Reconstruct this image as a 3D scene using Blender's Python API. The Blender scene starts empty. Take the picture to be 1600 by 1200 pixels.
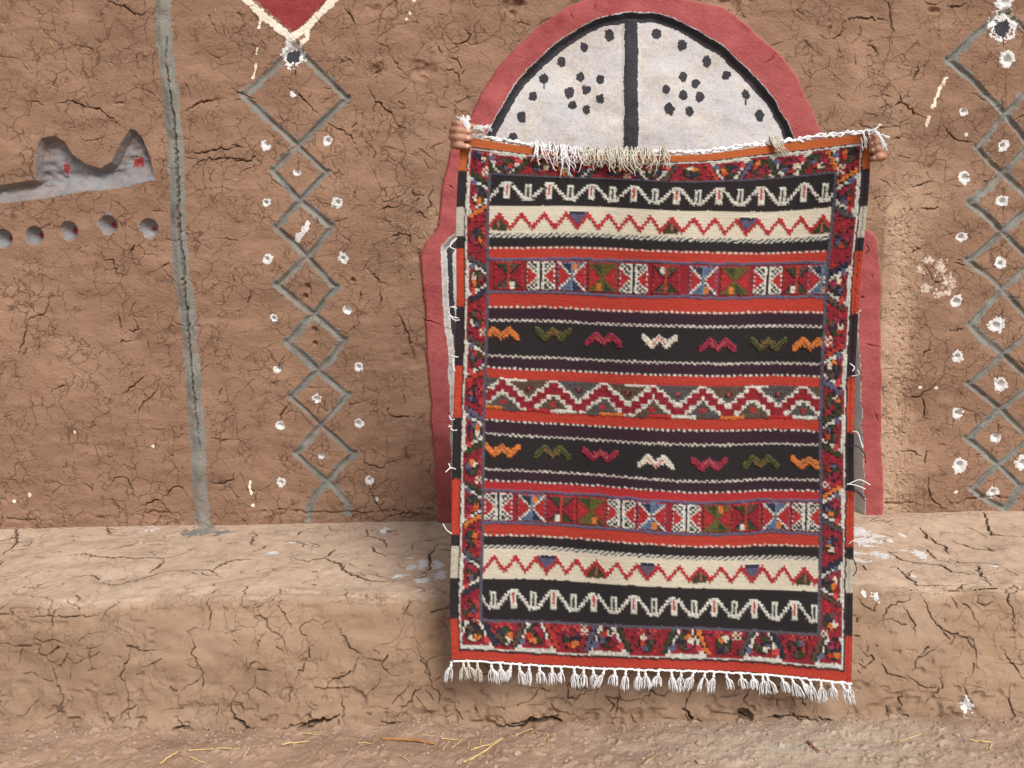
import bpy, bmesh, math
import numpy as np
from mathutils import Vector, Matrix

# ------------------------------------------------------------------ camera, sky, sun, exposure
scene = bpy.context.scene
COL = scene.collection
F = 1331.0                                   # focal length in pixels of the 1600 px wide photograph
CAM = np.array([0.0, -2.70, 1.14])
PITCH, ROLL = math.radians(8.0), math.radians(1.0)
fw = np.array([0, math.cos(PITCH), -math.sin(PITCH)])
r0 = np.array([1.0, 0, 0]); u0 = np.array([0, math.sin(PITCH), math.cos(PITCH)])
RT = math.cos(ROLL) * r0 - math.sin(ROLL) * u0
UP = math.sin(ROLL) * r0 + math.cos(ROLL) * u0
cd = bpy.data.cameras.new('camera'); cam = bpy.data.objects.new('camera', cd); COL.objects.link(cam)
cd.sensor_width = 36.0; cd.lens = 36.0 * F / 1600.0; cd.clip_start = 0.05; cd.clip_end = 500
M = Matrix.Identity(4)
for i in range(3):
    M[i][0], M[i][1], M[i][2], M[i][3] = RT[i], UP[i], -fw[i], CAM[i]
cam.matrix_world = M
scene.camera = cam

SUN_AZ, SUN_EL = math.radians(28), math.radians(44)      # azimuth to the right of the line wall -> camera
sd = Vector((math.sin(SUN_AZ) * math.cos(SUN_EL), -math.cos(SUN_AZ) * math.cos(SUN_EL), math.sin(SUN_EL)))
world = bpy.data.worlds.new('World'); scene.world = world; world.use_nodes = True
wn = world.node_tree; wn.nodes.clear()
sky = wn.nodes.new('ShaderNodeTexSky'); sky.sky_type = 'NISHITA'; sky.sun_disc = False
sky.sun_elevation = SUN_EL; sky.sun_rotation = math.atan2(sd.x, sd.y)
sky.air_density = 1.0; sky.dust_density = 2.0; sky.ozone_density = 1.0
bg = wn.nodes.new('ShaderNodeBackground'); bg.inputs['Strength'].default_value = 0.075
wo = wn.nodes.new('ShaderNodeOutputWorld')
hs = wn.nodes.new('ShaderNodeHueSaturation'); hs.inputs['Saturation'].default_value = 0.45      # thin overcast
wn.links.new(sky.outputs[0], hs.inputs['Color']); wn.links.new(hs.outputs[0], bg.inputs[0]); wn.links.new(bg.outputs[0], wo.inputs[0])
sl = bpy.data.lights.new('sun', 'SUN'); sl.energy = 1.5; sl.angle = math.radians(22); sl.color = (1.0, 0.98, 0.955)
so = bpy.data.objects.new('sun', sl); COL.objects.link(so); so.rotation_euler = sd.to_track_quat('Z', 'Y').to_euler()
so.location = (3, -4, 5)
vs = scene.view_settings
vs.view_transform = 'Standard'; vs.look = 'None'; vs.gamma = 1.0; vs.use_curve_mapping = False
vs.exposure = 1.28
scene.render.engine = 'CYCLES'
scene.render.resolution_x, scene.render.resolution_y = 1024, 768

rng = np.random.default_rng(7)

# ------------------------------------------------------------------ helpers
def ray(px, py):
    px = np.asarray(px, float); py = np.asarray(py, float)
    return fw + ((px - 800) / F)[..., None] * RT - ((py - 600) / F)[..., None] * UP

def at_y(px, py, Y):                        # pixel direction met with the upright plane at depth Y
    d = ray(px, py); t = (np.asarray(Y) - CAM[1]) / d[..., 1]
    return CAM + d * t[..., None]

def at_z(px, py, Z):
    d = ray(px, py); t = (np.asarray(Z) - CAM[2]) / d[..., 2]
    return CAM + d * t[..., None]

def wall_xz(pts):
    p = np.array(pts, float); q = at_y(p[:, 0], p[:, 1], 0.0)
    return q[:, [0, 2]]

def vnoise(x, y, seed=0):
    x = np.asarray(x, np.float64); y = np.asarray(y, np.float64)
    ix = np.floor(x).astype(np.int64); iy = np.floor(y).astype(np.int64)
    fx = x - ix; fy = y - iy
    fx = fx * fx * fx * (fx * (fx * 6 - 15) + 10); fy = fy * fy * fy * (fy * (fy * 6 - 15) + 10)
    def h(a, b):
        n = (a * 374761393 + b * 668265263 + seed * 2147483647) & 0xffffffff
        n = ((n ^ (n >> 13)) * 1274126177) & 0xffffffff
        n = (n ^ (n >> 16)) & 0xffff
        return n.astype(np.float32) / 32767.5 - 1
    a, b, c, d = h(ix, iy), h(ix + 1, iy), h(ix, iy + 1), h(ix + 1, iy + 1)
    return (a + (b - a) * fx) * (1 - fy) + (c + (d - c) * fx) * fy

def srgb(r, g, b, k=1.0):
    f = lambda v: (v / 12.92 if v <= 0.04045 else ((v + 0.055) / 1.055) ** 2.4)
    return (f(r / 255) * k, f(g / 255) * k, f(b / 255) * k, 1.0)

def quad_mesh(name, verts, faces, normals=None, attrs=None, mat=None):
    me = bpy.data.meshes.new(name)
    n = len(verts); m = len(faces); k = faces.shape[1]
    me.vertices.add(n); me.vertices.foreach_set('co', np.ascontiguousarray(verts, np.float32).ravel())
    me.loops.add(m * k); me.loops.foreach_set('vertex_index', np.ascontiguousarray(faces, np.int32).ravel())
    me.polygons.add(m); me.polygons.foreach_set('loop_start', np.arange(0, m * k, k, dtype=np.int32))
    me.update(calc_edges=True); me.validate()
    me.polygons.foreach_set('use_smooth', np.ones(m, bool))
    if normals is not None and len(me.vertices) == n:
        me.normals_split_custom_set_from_vertices(normals.astype(np.float32).tolist())
    for an, av in (attrs or {}).items():
        if av.ndim == 1:
            a = me.attributes.new(an, 'FLOAT', 'POINT'); a.data.foreach_set('value', av.astype(np.float32))
        else:
            a = me.attributes.new(an, 'FLOAT_COLOR', 'POINT')
            a.data.foreach_set('color', np.ascontiguousarray(av, np.float32).ravel())
    if mat: me.materials.append(mat)
    return me

def link(name, me, parent=None, label=None, cat=None, group=None, kind=None):
    o = bpy.data.objects.new(name, me); COL.objects.link(o)
    if parent is not None:
        o.parent = parent
        o.matrix_parent_inverse = parent_inverse(parent)
    tag(o, label, cat, group, kind)
    return o

def parent_inverse(p):                      # parts keep their world coordinates
    return Matrix.Translation(-Vector(p.location)) if p.parent is None else Matrix.Identity(4)

def tag(o, label=None, cat=None, group=None, kind=None):
    if label: o['label'] = label
    if cat: o['category'] = cat
    if group: o['group'] = group
    if kind: o['kind'] = kind

def empty(name, loc, **kw):
    o = bpy.data.objects.new(name, None); o.location = loc; COL.objects.link(o)
    o.empty_display_size = 0.1
    tag(o, **kw); return o

def seg_dist(X, Y, pts):
    """distance of every point to an open polyline"""
    d = np.full(X.shape, 1e9)
    for (ax, ay), (bx, by) in zip(pts[:-1], pts[1:]):
        vx, vy = bx - ax, by - ay; L = vx * vx + vy * vy + 1e-12
        t = np.clip(((X - ax) * vx + (Y - ay) * vy) / L, 0, 1)
        d = np.minimum(d, np.hypot(X - ax - t * vx, Y - ay - t * vy))
    return d

def poly_inside(X, Y, pts):
    ins = np.zeros(X.shape, bool); n = len(pts)
    for i in range(n):
        x1, y1 = pts[i]; x2, y2 = pts[(i + 1) % n]
        if y1 == y2: continue
        c = ((y1 > Y) != (y2 > Y)) & (X < (x2 - x1) * (Y - y1) / (y2 - y1) + x1)
        ins ^= c
    return ins

def signed(X, Y, pts):                      # negative inside
    d = seg_dist(X, Y, list(pts) + [pts[0]])
    return np.where(poly_inside(X, Y, pts), -d, d)

def smooth_line(pts, n=6):                  # Catmull-Rom through the points
    p = np.array(pts, float); p = np.vstack([2 * p[0] - p[1], p, 2 * p[-1] - p[-2]]); out = []
    for i in range(1, len(p) - 2):
        for t in np.linspace(0, 1, n, endpoint=False):
            a, b, c, d = p[i - 1], p[i], p[i + 1], p[i + 2]
            out.append(0.5 * (2 * b + (c - a) * t + (2 * a - 5 * b + 4 * c - d) * t * t + (3 * b - a - 3 * c + d) * t ** 3))
    out.append(p[-2]); return np.array(out)

def tube_arrays(path, radii, sides=5, cap=True):
    path = np.array(path, float); n = len(path)
    radii = np.broadcast_to(np.asarray(radii, float), (n,))
    tg = np.gradient(path, axis=0); tg /= np.linalg.norm(tg, axis=1)[:, None] + 1e-12
    up = np.array([0.3, 0.2, 0.93]); vs_, fs = [], []
    prev = None
    for i in range(n):
        a = np.cross(tg[i], up if prev is None else prev) if prev is None else None
        if prev is None:
            a /= np.linalg.norm(a) + 1e-12
        else:
            a = prev - tg[i] * np.dot(prev, tg[i]); a /= np.linalg.norm(a) + 1e-12
        prev = a; b = np.cross(tg[i], a)
        for k in range(sides):
            an = 2 * math.pi * k / sides
            vs_.append(path[i] + radii[i] * (math.cos(an) * a + math.sin(an) * b))
    for i in range(n - 1):
        for k in range(sides):
            k2 = (k + 1) % sides
            fs.append((i * sides + k, i * sides + k2, (i + 1) * sides + k2, (i + 1) * sides + k))
    if cap:
        fs.append(tuple(range(sides - 1, -1, -1))); fs.append(tuple((n - 1) * sides + k for k in range(sides)))
    return vs_, fs

class MB:
    def __init__(self): self.v, self.f = [], []
    def add(self, v, f):
        o = len(self.v); self.v += [tuple(p) for p in v]; self.f += [tuple(i + o for i in q) for q in f]
    def tube(self, path, radii, sides=5): self.add(*tube_arrays(path, radii, sides))
    def capsules(self, pts, radii, sides=14, sub=5):
        """round-ended tapering tube through the joints"""
        pts = np.array(pts, float); radii = np.array(radii, float)
        P = smooth_line(pts, sub) if len(pts) > 2 else np.linspace(pts[0], pts[1], sub + 1)
        R = np.interp(np.linspace(0, 1, len(P)), np.linspace(0, 1, len(radii)), radii)
        t0 = P[0] - P[1]; t0 /= np.linalg.norm(t0); t1 = P[-1] - P[-2]; t1 /= np.linalg.norm(t1)
        pre = [P[0] + t0 * R[0] * math.sin(a) for a in (1.45, 1.1, 0.7, 0.35)]
        prr = [R[0] * math.cos(a) for a in (1.45, 1.1, 0.7, 0.35)]
        post = [P[-1] + t1 * R[-1] * math.sin(a) for a in (0.35, 0.7, 1.1, 1.45)]
        por = [R[-1] * math.cos(a) for a in (0.35, 0.7, 1.1, 1.45)]
        self.tube(np.vstack([pre, P, post]), np.concatenate([prr, R, por]), sides)
    def ball(self, c, r, n=14):
        c = np.array(c); r = np.broadcast_to(np.asarray(r, float), (3,)); v, f = [], []
        for i in range(n + 1):
            th = math.pi * (0.001 + 0.998 * i / n)
            for k in range(2 * n):
                ph = math.pi * k / n
                v.append(c + r * np.array([math.sin(th) * math.cos(ph), math.sin(th) * math.sin(ph), math.cos(th)]))
        for i in range(n):
            for k in range(2 * n):
                k2 = (k + 1) % (2 * n)
                f.append((i * 2 * n + k, (i + 1) * 2 * n + k, (i + 1) * 2 * n + k2, i * 2 * n + k2))
        f.append(tuple(range(2 * n))); f.append(tuple(n * 2 * n + k for k in range(2 * n - 1, -1, -1)))
        self.add(v, f)
    def mesh(self, name, mat=None, smooth=True):
        me = bpy.data.meshes.new(name); me.from_pydata(self.v, [], self.f); me.update()
        if smooth: me.polygons.foreach_set('use_smooth', np.ones(len(me.polygons), bool))
        if mat: me.materials.append(mat)
        return me
    def build(self, name, mat, parent=None, smooth=True, **kw):
        return link(name, self.mesh(name, mat, smooth), parent, **kw)

# ------------------------------------------------------------------ materials
def new_mat(name):
    m = bpy.data.materials.new(name); m.use_nodes = True; nt = m.node_tree
    return m, nt, nt.nodes['Principled BSDF']

def nd(nt, typ, ins=None, **props):
    n = nt.nodes.new(typ)
    for k, v in props.items(): setattr(n, k, v)
    for k, v in (ins or {}).items():
        if hasattr(v, 'is_linked') or isinstance(v, bpy.types.NodeSocket): nt.links.new(v, n.inputs[k])
        else: n.inputs[k].default_value = v
    return n

def mixc(nt, fac, a, b, blend='MIX'):
    n = nt.nodes.new('ShaderNodeMix'); n.data_type = 'RGBA'; n.blend_type = blend
    for i, v in ((0, fac), (6, a), (7, b)):
        if isinstance(v, bpy.types.NodeSocket): nt.links.new(v, n.inputs[i])
        else: n.inputs[i].default_value = v
    return n.outputs[2]

def mmath(nt, op, a, b=0.0, clamp=False):
    n = nt.nodes.new('ShaderNodeMath'); n.operation = op; n.use_clamp = clamp
    for i, v in ((0, a), (1, b)):
        if isinstance(v, bpy.types.NodeSocket): nt.links.new(v, n.inputs[i])
        else: n.inputs[i].default_value = v
    return n.outputs[0]

def noise(nt, vec, scale, detail=4.0, rough=0.55, dist=0.0):
    return nd(nt, 'ShaderNodeTexNoise', {'Vector': vec, 'Scale': scale, 'Detail': detail, 'Roughness': rough, 'Distortion': dist}).outputs[0]

def ramp(nt, fac, lo, hi):
    n = nd(nt, 'ShaderNodeMapRange', {0: fac, 1: lo, 2: hi}); n.clamp = True
    return n.outputs[0]

def scaled(nt, vec, s):
    return nd(nt, 'ShaderNodeVectorMath', {0: vec, 1: s}, operation='MULTIPLY').outputs[0]

def mud_colour(nt, pos, dark, mid, light, pale):
    big = noise(nt, scaled(nt, pos, (1.0, 1.0, 1.4)), 2.2, 5, 0.6)
    smear = noise(nt, scaled(nt, pos, (3.0, 6.0, 11.0)), 1.6, 5, 0.65, 0.6)
    med = noise(nt, pos, 14.0, 6, 0.65)
    c = mixc(nt, ramp(nt, big, 0.33, 0.68), dark, mid)
    c = mixc(nt, mmath(nt, 'MULTIPLY', ramp(nt, smear, 0.42, 0.72), 0.55), c, light)
    c = mixc(nt, mmath(nt, 'MULTIPLY', ramp(nt, med, 0.3, 0.75), 0.30), c, dark)
    speck = noise(nt, pos, 300.0, 4, 0.75)
    c = mixc(nt, mmath(nt, 'MULTIPLY', ramp(nt, speck, 0.56, 0.74), 0.5), c, light)
    c = mixc(nt, mmath(nt, 'MULTIPLY', ramp(nt, speck, 0.44, 0.26), 0.5), c, dark)
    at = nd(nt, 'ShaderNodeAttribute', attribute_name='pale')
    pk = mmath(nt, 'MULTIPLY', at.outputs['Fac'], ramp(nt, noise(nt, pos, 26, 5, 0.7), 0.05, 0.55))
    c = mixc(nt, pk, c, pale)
    # cracks are darkened in the colour, more where they are deeper
    crk_ = nd(nt, 'ShaderNodeAttribute', attribute_name='crack_dark')
    return mixc(nt, mmath(nt, 'MULTIPLY', crk_.outputs['Fac'], 0.85), c, (dark[0] * .42, dark[1] * .40, dark[2] * .38, 1))

def hairlines(nt, pos):
    wv = nd(nt, 'ShaderNodeTexNoise', {'Vector': pos, 'Scale': 16.0, 'Detail': 5.0, 'Roughness': 0.65}).outputs['Color']
    wv = nd(nt, 'ShaderNodeVectorMath', {0: wv, 1: (0.5, 0.5, 0.5)}, operation='SUBTRACT').outputs[0]
    wp = nd(nt, 'ShaderNodeVectorMath', {0: scaled(nt, wv, (0.055, 0.055, 0.055)), 1: pos}, operation='ADD').outputs[0]
    out = None
    for sc, wd_, lo, hi, msc in ((17.0, 0.020, 0.46, 0.58, 7.0), (38.0, 0.030, 0.52, 0.62, 11.0)):
        ed = nd(nt, 'ShaderNodeTexVoronoi', {'Vector': wp, 'Scale': sc}, feature='DISTANCE_TO_EDGE').outputs['Distance']
        ln = mmath(nt, 'MULTIPLY', ramp(nt, ed, wd_, wd_ * 0.2), ramp(nt, noise(nt, pos, msc, 4, 0.65), lo, hi))
        out = ln if out is None else mmath(nt, 'MAXIMUM', out, ln)
    return out

def mud_bump(nt, pos, bsdf, k=1.0, ln=None):
    fine = noise(nt, pos, 170.0, 5, 0.7)
    coarse = noise(nt, scaled(nt, pos, (1.0, 1.0, 1.7)), 38.0, 5, 0.62, 0.4)
    clod = nd(nt, 'ShaderNodeTexVoronoi', {'Vector': pos, 'Scale': 120.0, 'Randomness': 1.0}).outputs['Distance']
    grit = noise(nt, pos, 420.0, 3, 0.7)
    h = mmath(nt, 'ADD', mmath(nt, 'MULTIPLY', fine, 0.0030), mmath(nt, 'MULTIPLY', coarse, 0.0040))
    h = mmath(nt, 'ADD', h, mmath(nt, 'MULTIPLY', grit, 0.0014))
    h = mmath(nt, 'ADD', h, mmath(nt, 'MULTIPLY', clod, -0.0012))
    if ln is not None: h = mmath(nt, 'SUBTRACT', h, mmath(nt, 'MULTIPLY', ln, 0.0045))
    b = nd(nt, 'ShaderNodeBump', {'Strength': 0.9 * k, 'Distance': 1.0, 'Height': h})
    nt.links.new(b.outputs[0], bsdf.inputs['Normal'])

def mud_mat(name, dark, mid, light, pale, k=1.0, hair=1.0):
    m, nt, b = new_mat(name)
    pos = nd(nt, 'ShaderNodeNewGeometry').outputs['Position']
    ln = hairlines(nt, pos) if hair else None
    c = mud_colour(nt, pos, dark, mid, light, pale)
    if ln is not None: c = mixc(nt, mmath(nt, 'MULTIPLY', ln, 0.55 * hair), c, (dark[0] * .45, dark[1] * .43, dark[2] * .40, 1))
    nt.links.new(c, b.inputs['Base Color'])
    b.inputs['Roughness'].default_value = 0.95; b.inputs['Specular IOR Level'].default_value = 0.15
    mud_bump(nt, pos, b, k, ln)
    return m

WD, WM, WL, WP = srgb(120, 91, 73), srgb(144, 112, 90), srgb(164, 131, 107), srgb(184, 154, 128)
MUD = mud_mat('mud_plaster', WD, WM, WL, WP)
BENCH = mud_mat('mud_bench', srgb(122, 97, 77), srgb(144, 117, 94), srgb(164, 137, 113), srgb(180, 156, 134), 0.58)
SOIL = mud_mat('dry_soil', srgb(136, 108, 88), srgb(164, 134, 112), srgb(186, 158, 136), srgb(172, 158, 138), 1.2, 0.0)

def paint_mat(name, c1, c2, wear_lo, wear_hi, wear_amt=1.0, mud=WM, streak=False, k=1.0, rough=0.85):
    m, nt, b = new_mat(name)
    pos = nd(nt, 'ShaderNodeNewGeometry').outputs['Position']
    n1 = noise(nt, pos, 11.0, 6, 0.65)
    n2 = noise(nt, scaled(nt, pos, (60, 60, 14) if streak else (40, 40, 40)), 1.0, 5, 0.7)
    c = mixc(nt, ramp(nt, n1, 0.3, 0.7), c1, c2)
    c = mixc(nt, mmath(nt, 'MULTIPLY', ramp(nt, n2, 0.5, 0.75), 0.5), c, c2)
    w = noise(nt, pos, 95.0, 6, 0.75)
    w2 = noise(nt, pos, 7.0, 3, 0.6)
    wf = ramp(nt, mmath(nt, 'ADD', mmath(nt, 'MULTIPLY', w, 0.7), mmath(nt, 'MULTIPLY', w2, 0.3)), wear_lo, wear_hi)
    c = mixc(nt, mmath(nt, 'MULTIPLY', wf, wear_amt), c, mud)
    nt.links.new(c, b.inputs['Base Color'])
    b.inputs['Roughness'].default_value = rough; b.inputs['Specular IOR Level'].default_value = 0.2
    mud_bump(nt, pos, b, k)
    return m

GREY = paint_mat('grey_limewash', srgb(98, 97, 90), srgb(132, 130, 122), 0.52, 0.60, 0.7)
NICHE = paint_mat('niche_grey_limewash', srgb(96, 97, 100), srgb(138, 138, 139), 0.48, 0.60, 0.65)
WHITE = paint_mat('white_limewash', srgb(196, 193, 189), srgb(210, 207, 202), 0.63, 0.70, 0.8)
DOORW = paint_mat('door_whitewash', srgb(178, 179, 183), srgb(194, 186, 176), 0.46, 0.66, 0.8, srgb(166, 146, 130), True, 0.55)
RED = paint_mat('red_paint', srgb(136, 60, 60), srgb(160, 84, 82), 0.56, 0.68, 0.6, srgb(156, 104, 88), k=0.8)
TRI = paint_mat('dark_red_paint', srgb(124, 46, 46), srgb(138, 56, 54), 0.66, 0.74, 0.5)
BLACK = paint_mat('black_paint', srgb(48, 46, 50), srgb(64, 62, 66), 0.63, 0.70, 0.35, srgb(150, 140, 130), True)
CREAM = paint_mat('cream_limewash', srgb(206, 192, 168), srgb(222, 212, 196), 0.62, 0.70, 0.8)
FAINT = paint_mat('worn_white_limewash', srgb(196, 176, 160), srgb(210, 198, 186), 0.46, 0.58, 0.9)

def plain_mat(name, c1, c2, scale=60.0, rough=0.8, bump=0.0, spec=0.2):
    m, nt, b = new_mat(name)
    pos = nd(nt, 'ShaderNodeNewGeometry').outputs['Position']
    n = noise(nt, pos, scale, 4, 0.6)
    nt.links.new(mixc(nt, ramp(nt, n, 0.3, 0.7), c1, c2), b.inputs['Base Color'])
    b.inputs['Roughness'].default_value = rough; b.inputs['Specular IOR Level'].default_value = spec
    if bump:
        bn = nd(nt, 'ShaderNodeBump', {'Strength': 0.7, 'Distance': 1.0, 'Height': mmath(nt, 'MULTIPLY', noise(nt, pos, scale * 3, 4, 0.6), bump)})
        nt.links.new(bn.outputs[0], b.inputs['Normal'])
    return m

YARN = plain_mat('white_yarn', srgb(204, 202, 200), srgb(220, 218, 216), 300, 0.95)
YARN2 = plain_mat('cream_yarn', srgb(178, 170, 150), srgb(196, 190, 174), 300, 0.95)
YARNB = plain_mat('black_yarn', srgb(44, 38, 42), srgb(60, 52, 56), 300, 0.95)
SKIN = plain_mat('skin', srgb(146, 104, 82), srgb(166, 122, 98), 45, 0.6, 0.0008, 0.35)
NAIL = plain_mat('finger_nail', srgb(196, 150, 128), srgb(206, 164, 142), 60, 0.4)
CLOTH = plain_mat('dark_robe_wool', srgb(58, 54, 58), srgb(70, 66, 68), 80, 0.95, 0.001)
HAIR = plain_mat('dark_hair', srgb(30, 24, 22), srgb(44, 36, 32), 200, 0.7, 0.002)
EYE = plain_mat('eye_white', srgb(200, 194, 186), srgb(210, 205, 198), 40, 0.3)
STRAW = plain_mat('dry_straw', srgb(176, 146, 92), srgb(206, 182, 128), 40, 0.75)
TWIG = plain_mat('brown_reed', srgb(132, 88, 52), srgb(160, 112, 68), 60, 0.75)
STONE = plain_mat('earthy_stone', srgb(142, 114, 97), srgb(172, 146, 128), 30, 0.95, 0.003)
CHIP = plain_mat('pale_plaster_chip', srgb(190, 176, 160), srgb(214, 204, 192), 50, 0.95, 0.002)

# ------------------------------------------------------------------ relief sheets (one surface cut into wall, paint and ornaments)
class Sheet:
    """A gridded earth surface. Fine details sit in self.D (metres along the normal); self.L holds, per fine cell,
    which painted piece it belongs to. Cells are subdivided only where details or paint edges need it."""
    def __init__(s, u0, u1, v0, v1, cell, R=3):
        s.R = R
        s.nu = int(round((u1 - u0) / cell)); s.nv = int(round((v1 - v0) / cell)); R = s.R
        s.u = np.linspace(u0, u1, s.nu * R + 1); s.v = np.linspace(v0, v1, s.nv * R + 1)
        s.f = s.u[1] - s.u[0]; s.g = s.v[1] - s.v[0]
        s.D = np.zeros((len(s.v), len(s.u)), np.float32)
        s.L = np.zeros((len(s.v) - 1, len(s.u) - 1), np.int32)
        s.info = {}; s.next = 1; s.G = np.zeros_like(s.D)
        uc, vc = np.meshgrid((s.u[:-1] + s.u[1:]) / 2, (s.v[:-1] + s.v[1:]) / 2)
        s.rag = (0.6 * vnoise(uc / 0.011, vc / 0.011, 5) + 0.5 * vnoise(uc / 0.0042, vc / 0.0042, 6)).astype(np.float32)
        s.attr = {}
    def win(s, a, b, c, d):
        i0 = int(np.clip((a - s.u[0]) / s.f - 2, 0, len(s.u) - 2)); i1 = int(np.clip((b - s.u[0]) / s.f + 3, i0 + 1, len(s.u) - 1))
        j0 = int(np.clip((c - s.v[0]) / s.g - 2, 0, len(s.v) - 2)); j1 = int(np.clip((d - s.v[0]) / s.g + 3, j0 + 1, len(s.v) - 1))
        return i0, i1, j0, j1
    def cells(s, w):
        i0, i1, j0, j1 = w
        return np.meshgrid((s.u[i0:i1] + s.u[i0 + 1:i1 + 1]) / 2, (s.v[j0:j1] + s.v[j0 + 1:j1 + 1]) / 2)
    def verts(s, w):
        i0, i1, j0, j1 = w
        return np.meshgrid(s.u[i0:i1 + 1], s.v[j0:j1 + 1])
    def lab(s, w): return s.L[w[2]:w[3], w[0]:w[1]]
    def ragw(s, w): return s.rag[w[2]:w[3], w[0]:w[1]]
    def det(s, w): return s.D[w[2]:w[3] + 1, w[0]:w[1] + 1]
    def new(s, name, mat, parent=None, label=None):
        k = s.next; s.next += 1; s.info[k] = (name, mat, parent, label); return k
    def line(s, k, pts, hw, rag=0.35, depth=0.0, only=None):
        pts = np.array(pts); m = float(np.max(hw)) * 2.2
        w = s.win(pts[:, 0].min() - m, pts[:, 0].max() + m, pts[:, 1].min() - m, pts[:, 1].max() + m)
        U, V = s.cells(w); d = seg_dist(U, V, pts)
        sel = d + s.ragw(w) * hw * rag < hw
        L = s.lab(w)
        if only is not None: sel &= np.isin(L, only)
        L[sel] = k
        if depth:
            U, V = s.verts(w); d = seg_dist(U, V, pts)
            q = np.clip(1 - d / (hw * 1.1), 0, 1)
            val = (depth * q * q * (3 - 2 * q) * (0.75 + 0.35 * vnoise(U / 0.03, V / 0.03, 9))).astype(np.float32)
            if depth < 0: s.det(w)[...] -= val
            else:
                sub = s.G[w[2]:w[3] + 1, w[0]:w[1] + 1]; np.maximum(sub, val, out=sub)
    def blob(s, k, c, r, rag=0.35, depth=0.0, stretch=(1, 1), ang=0.0):
        m = r * 2.5 * max(stretch); w = s.win(c[0] - m, c[0] + m, c[1] - m, c[1] + m)
        ca, sa = math.cos(ang), math.sin(ang)
        def dist(U, V):
            x = (U - c[0]) * ca + (V - c[1]) * sa; y = -(U - c[0]) * sa + (V - c[1]) * ca
            return np.hypot(x / stretch[0], y / stretch[1])
        U, V = s.cells(w); s.lab(w)[dist(U, V) + s.ragw(w) * r * rag < r] = k
        if depth:
            U, V = s.verts(w); q = np.clip(1 - (dist(U, V) / (r * 1.05)) ** 2, 0, 1)
            s.det(w)[...] -= (depth * q).astype(np.float32)
    def dent(s, c, r, depth, power=1.0):
        w = s.win(c[0] - r, c[0] + r, c[1] - r, c[1] + r); U, V = s.verts(w)
        q = np.clip(1 - np.hypot(U - c[0], V - c[1]) / r * (1 + 0.25 * vnoise(U / 0.02, V / 0.02, 4)), 0, 1) ** power
        s.det(w)[...] -= (depth * q).astype(np.float32)
    def cracks(s, segs):
        """segs: (u0, v0, u1, v1, halfwidth, depth); V grooves, the deepest wins"""
        C = np.zeros_like(s.D)
        for a, b, c, d, hw, dp in segs:
            w = s.win(min(a, c) - hw, max(a, c) + hw, min(b, d) - hw, max(b, d) + hw)
            U, V = s.verts(w); dd = seg_dist(U, V, [(a, b), (c, d)])
            sub = C[w[2]:w[3] + 1, w[0]:w[1] + 1]
            np.maximum(sub, dp * np.clip(1.5 - 1.25 * dd / hw, 0, 1), out=sub)
        s.D -= C
        s.attr['crack_dark'] = np.clip(C / 0.0065, 0, 1)
    def build(s, base, parent_map, smooth_h, into):
        """base(u, v) -> positions, normals; smooth_h(u, v) -> height; into: name -> (mesh dict)"""
        R = s.R; U, V = np.meshgrid(s.u, s.v); s.D -= s.G
        P0, N0 = base(U, V)
        H = smooth_h(U, V) + s.D
        P = P0 + N0 * H[..., None]
        du = np.gradient(P, axis=1); dv = np.gradient(P, axis=0)
        N = np.cross(du, dv); N /= np.linalg.norm(N, axis=2)[..., None] + 1e-12
        if (N * N0).sum() < 0: N = -N
        nV, nU = s.D.shape; idx = np.arange(nV * nU).reshape(nV, nU)
        # which coarse cells must be subdivided
        a = np.linspace(0, 1, R + 1); need = np.zeros((s.nv, s.nu), bool)
        c00 = s.D[0:-1:R, 0:-1:R]; c10 = s.D[0:-1:R, R::R]; c01 = s.D[R::R, 0:-1:R]; c11 = s.D[R::R, R::R]
        for j in range(R + 1):
            for i in range(R + 1):
                bl = (c00 * (1 - a[i]) + c10 * a[i]) * (1 - a[j]) + (c01 * (1 - a[i]) + c11 * a[i]) * a[j]
                need |= np.abs(s.D[j:j + (s.nv - 1) * R + 1:R, i:i + (s.nu - 1) * R + 1:R] - bl) > 1.2e-4
        Lb = s.L.reshape(s.nv, R, s.nu, R); need |= (Lb.max(axis=(1, 3)) != Lb.min(axis=(1, 3)))
        cj, ci = np.nonzero(~need)
        q1 = np.stack([idx[cj * R, ci * R], idx[cj * R, ci * R + R], idx[cj * R + R, ci * R + R], idx[cj * R + R, ci * R]], 1)
        l1 = s.L[cj * R, ci * R]
        fj, fi = np.nonzero(np.repeat(np.repeat(need, R, 0), R, 1))
        q2 = np.stack([idx[fj, fi], idx[fj, fi + 1], idx[fj + 1, fi + 1], idx[fj + 1, fi]], 1)
        l2 = s.L[fj, fi]
        Q = np.vstack([q1, q2]); Lq = np.concatenate([l1, l2])
        Pf = P.reshape(-1, 3); Nf = N.reshape(-1, 3)
        fn = np.cross(Pf[Q[0, 1]] - Pf[Q[0, 0]], Pf[Q[0, 3]] - Pf[Q[0, 0]])
        if np.dot(fn, Nf[Q[0, 0]]) < 0: Q = Q[:, ::-1]
        order = np.argsort(Lq, kind='stable'); Q = Q[order]; Lq = Lq[order]
        ids, start = np.unique(Lq, return_index=True); start = list(start) + [len(Lq)]
        res = {}
        for n, k in enumerate(ids):
            q = Q[start[n]:start[n + 1]]
            used, inv = np.unique(q, return_inverse=True)
            res[int(k)] = (Pf[used], inv.reshape(-1, 4), Nf[used], {an: av.reshape(-1)[used] for an, av in s.attr.items()})
        s.P, s.N = P, N
        return res

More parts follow.
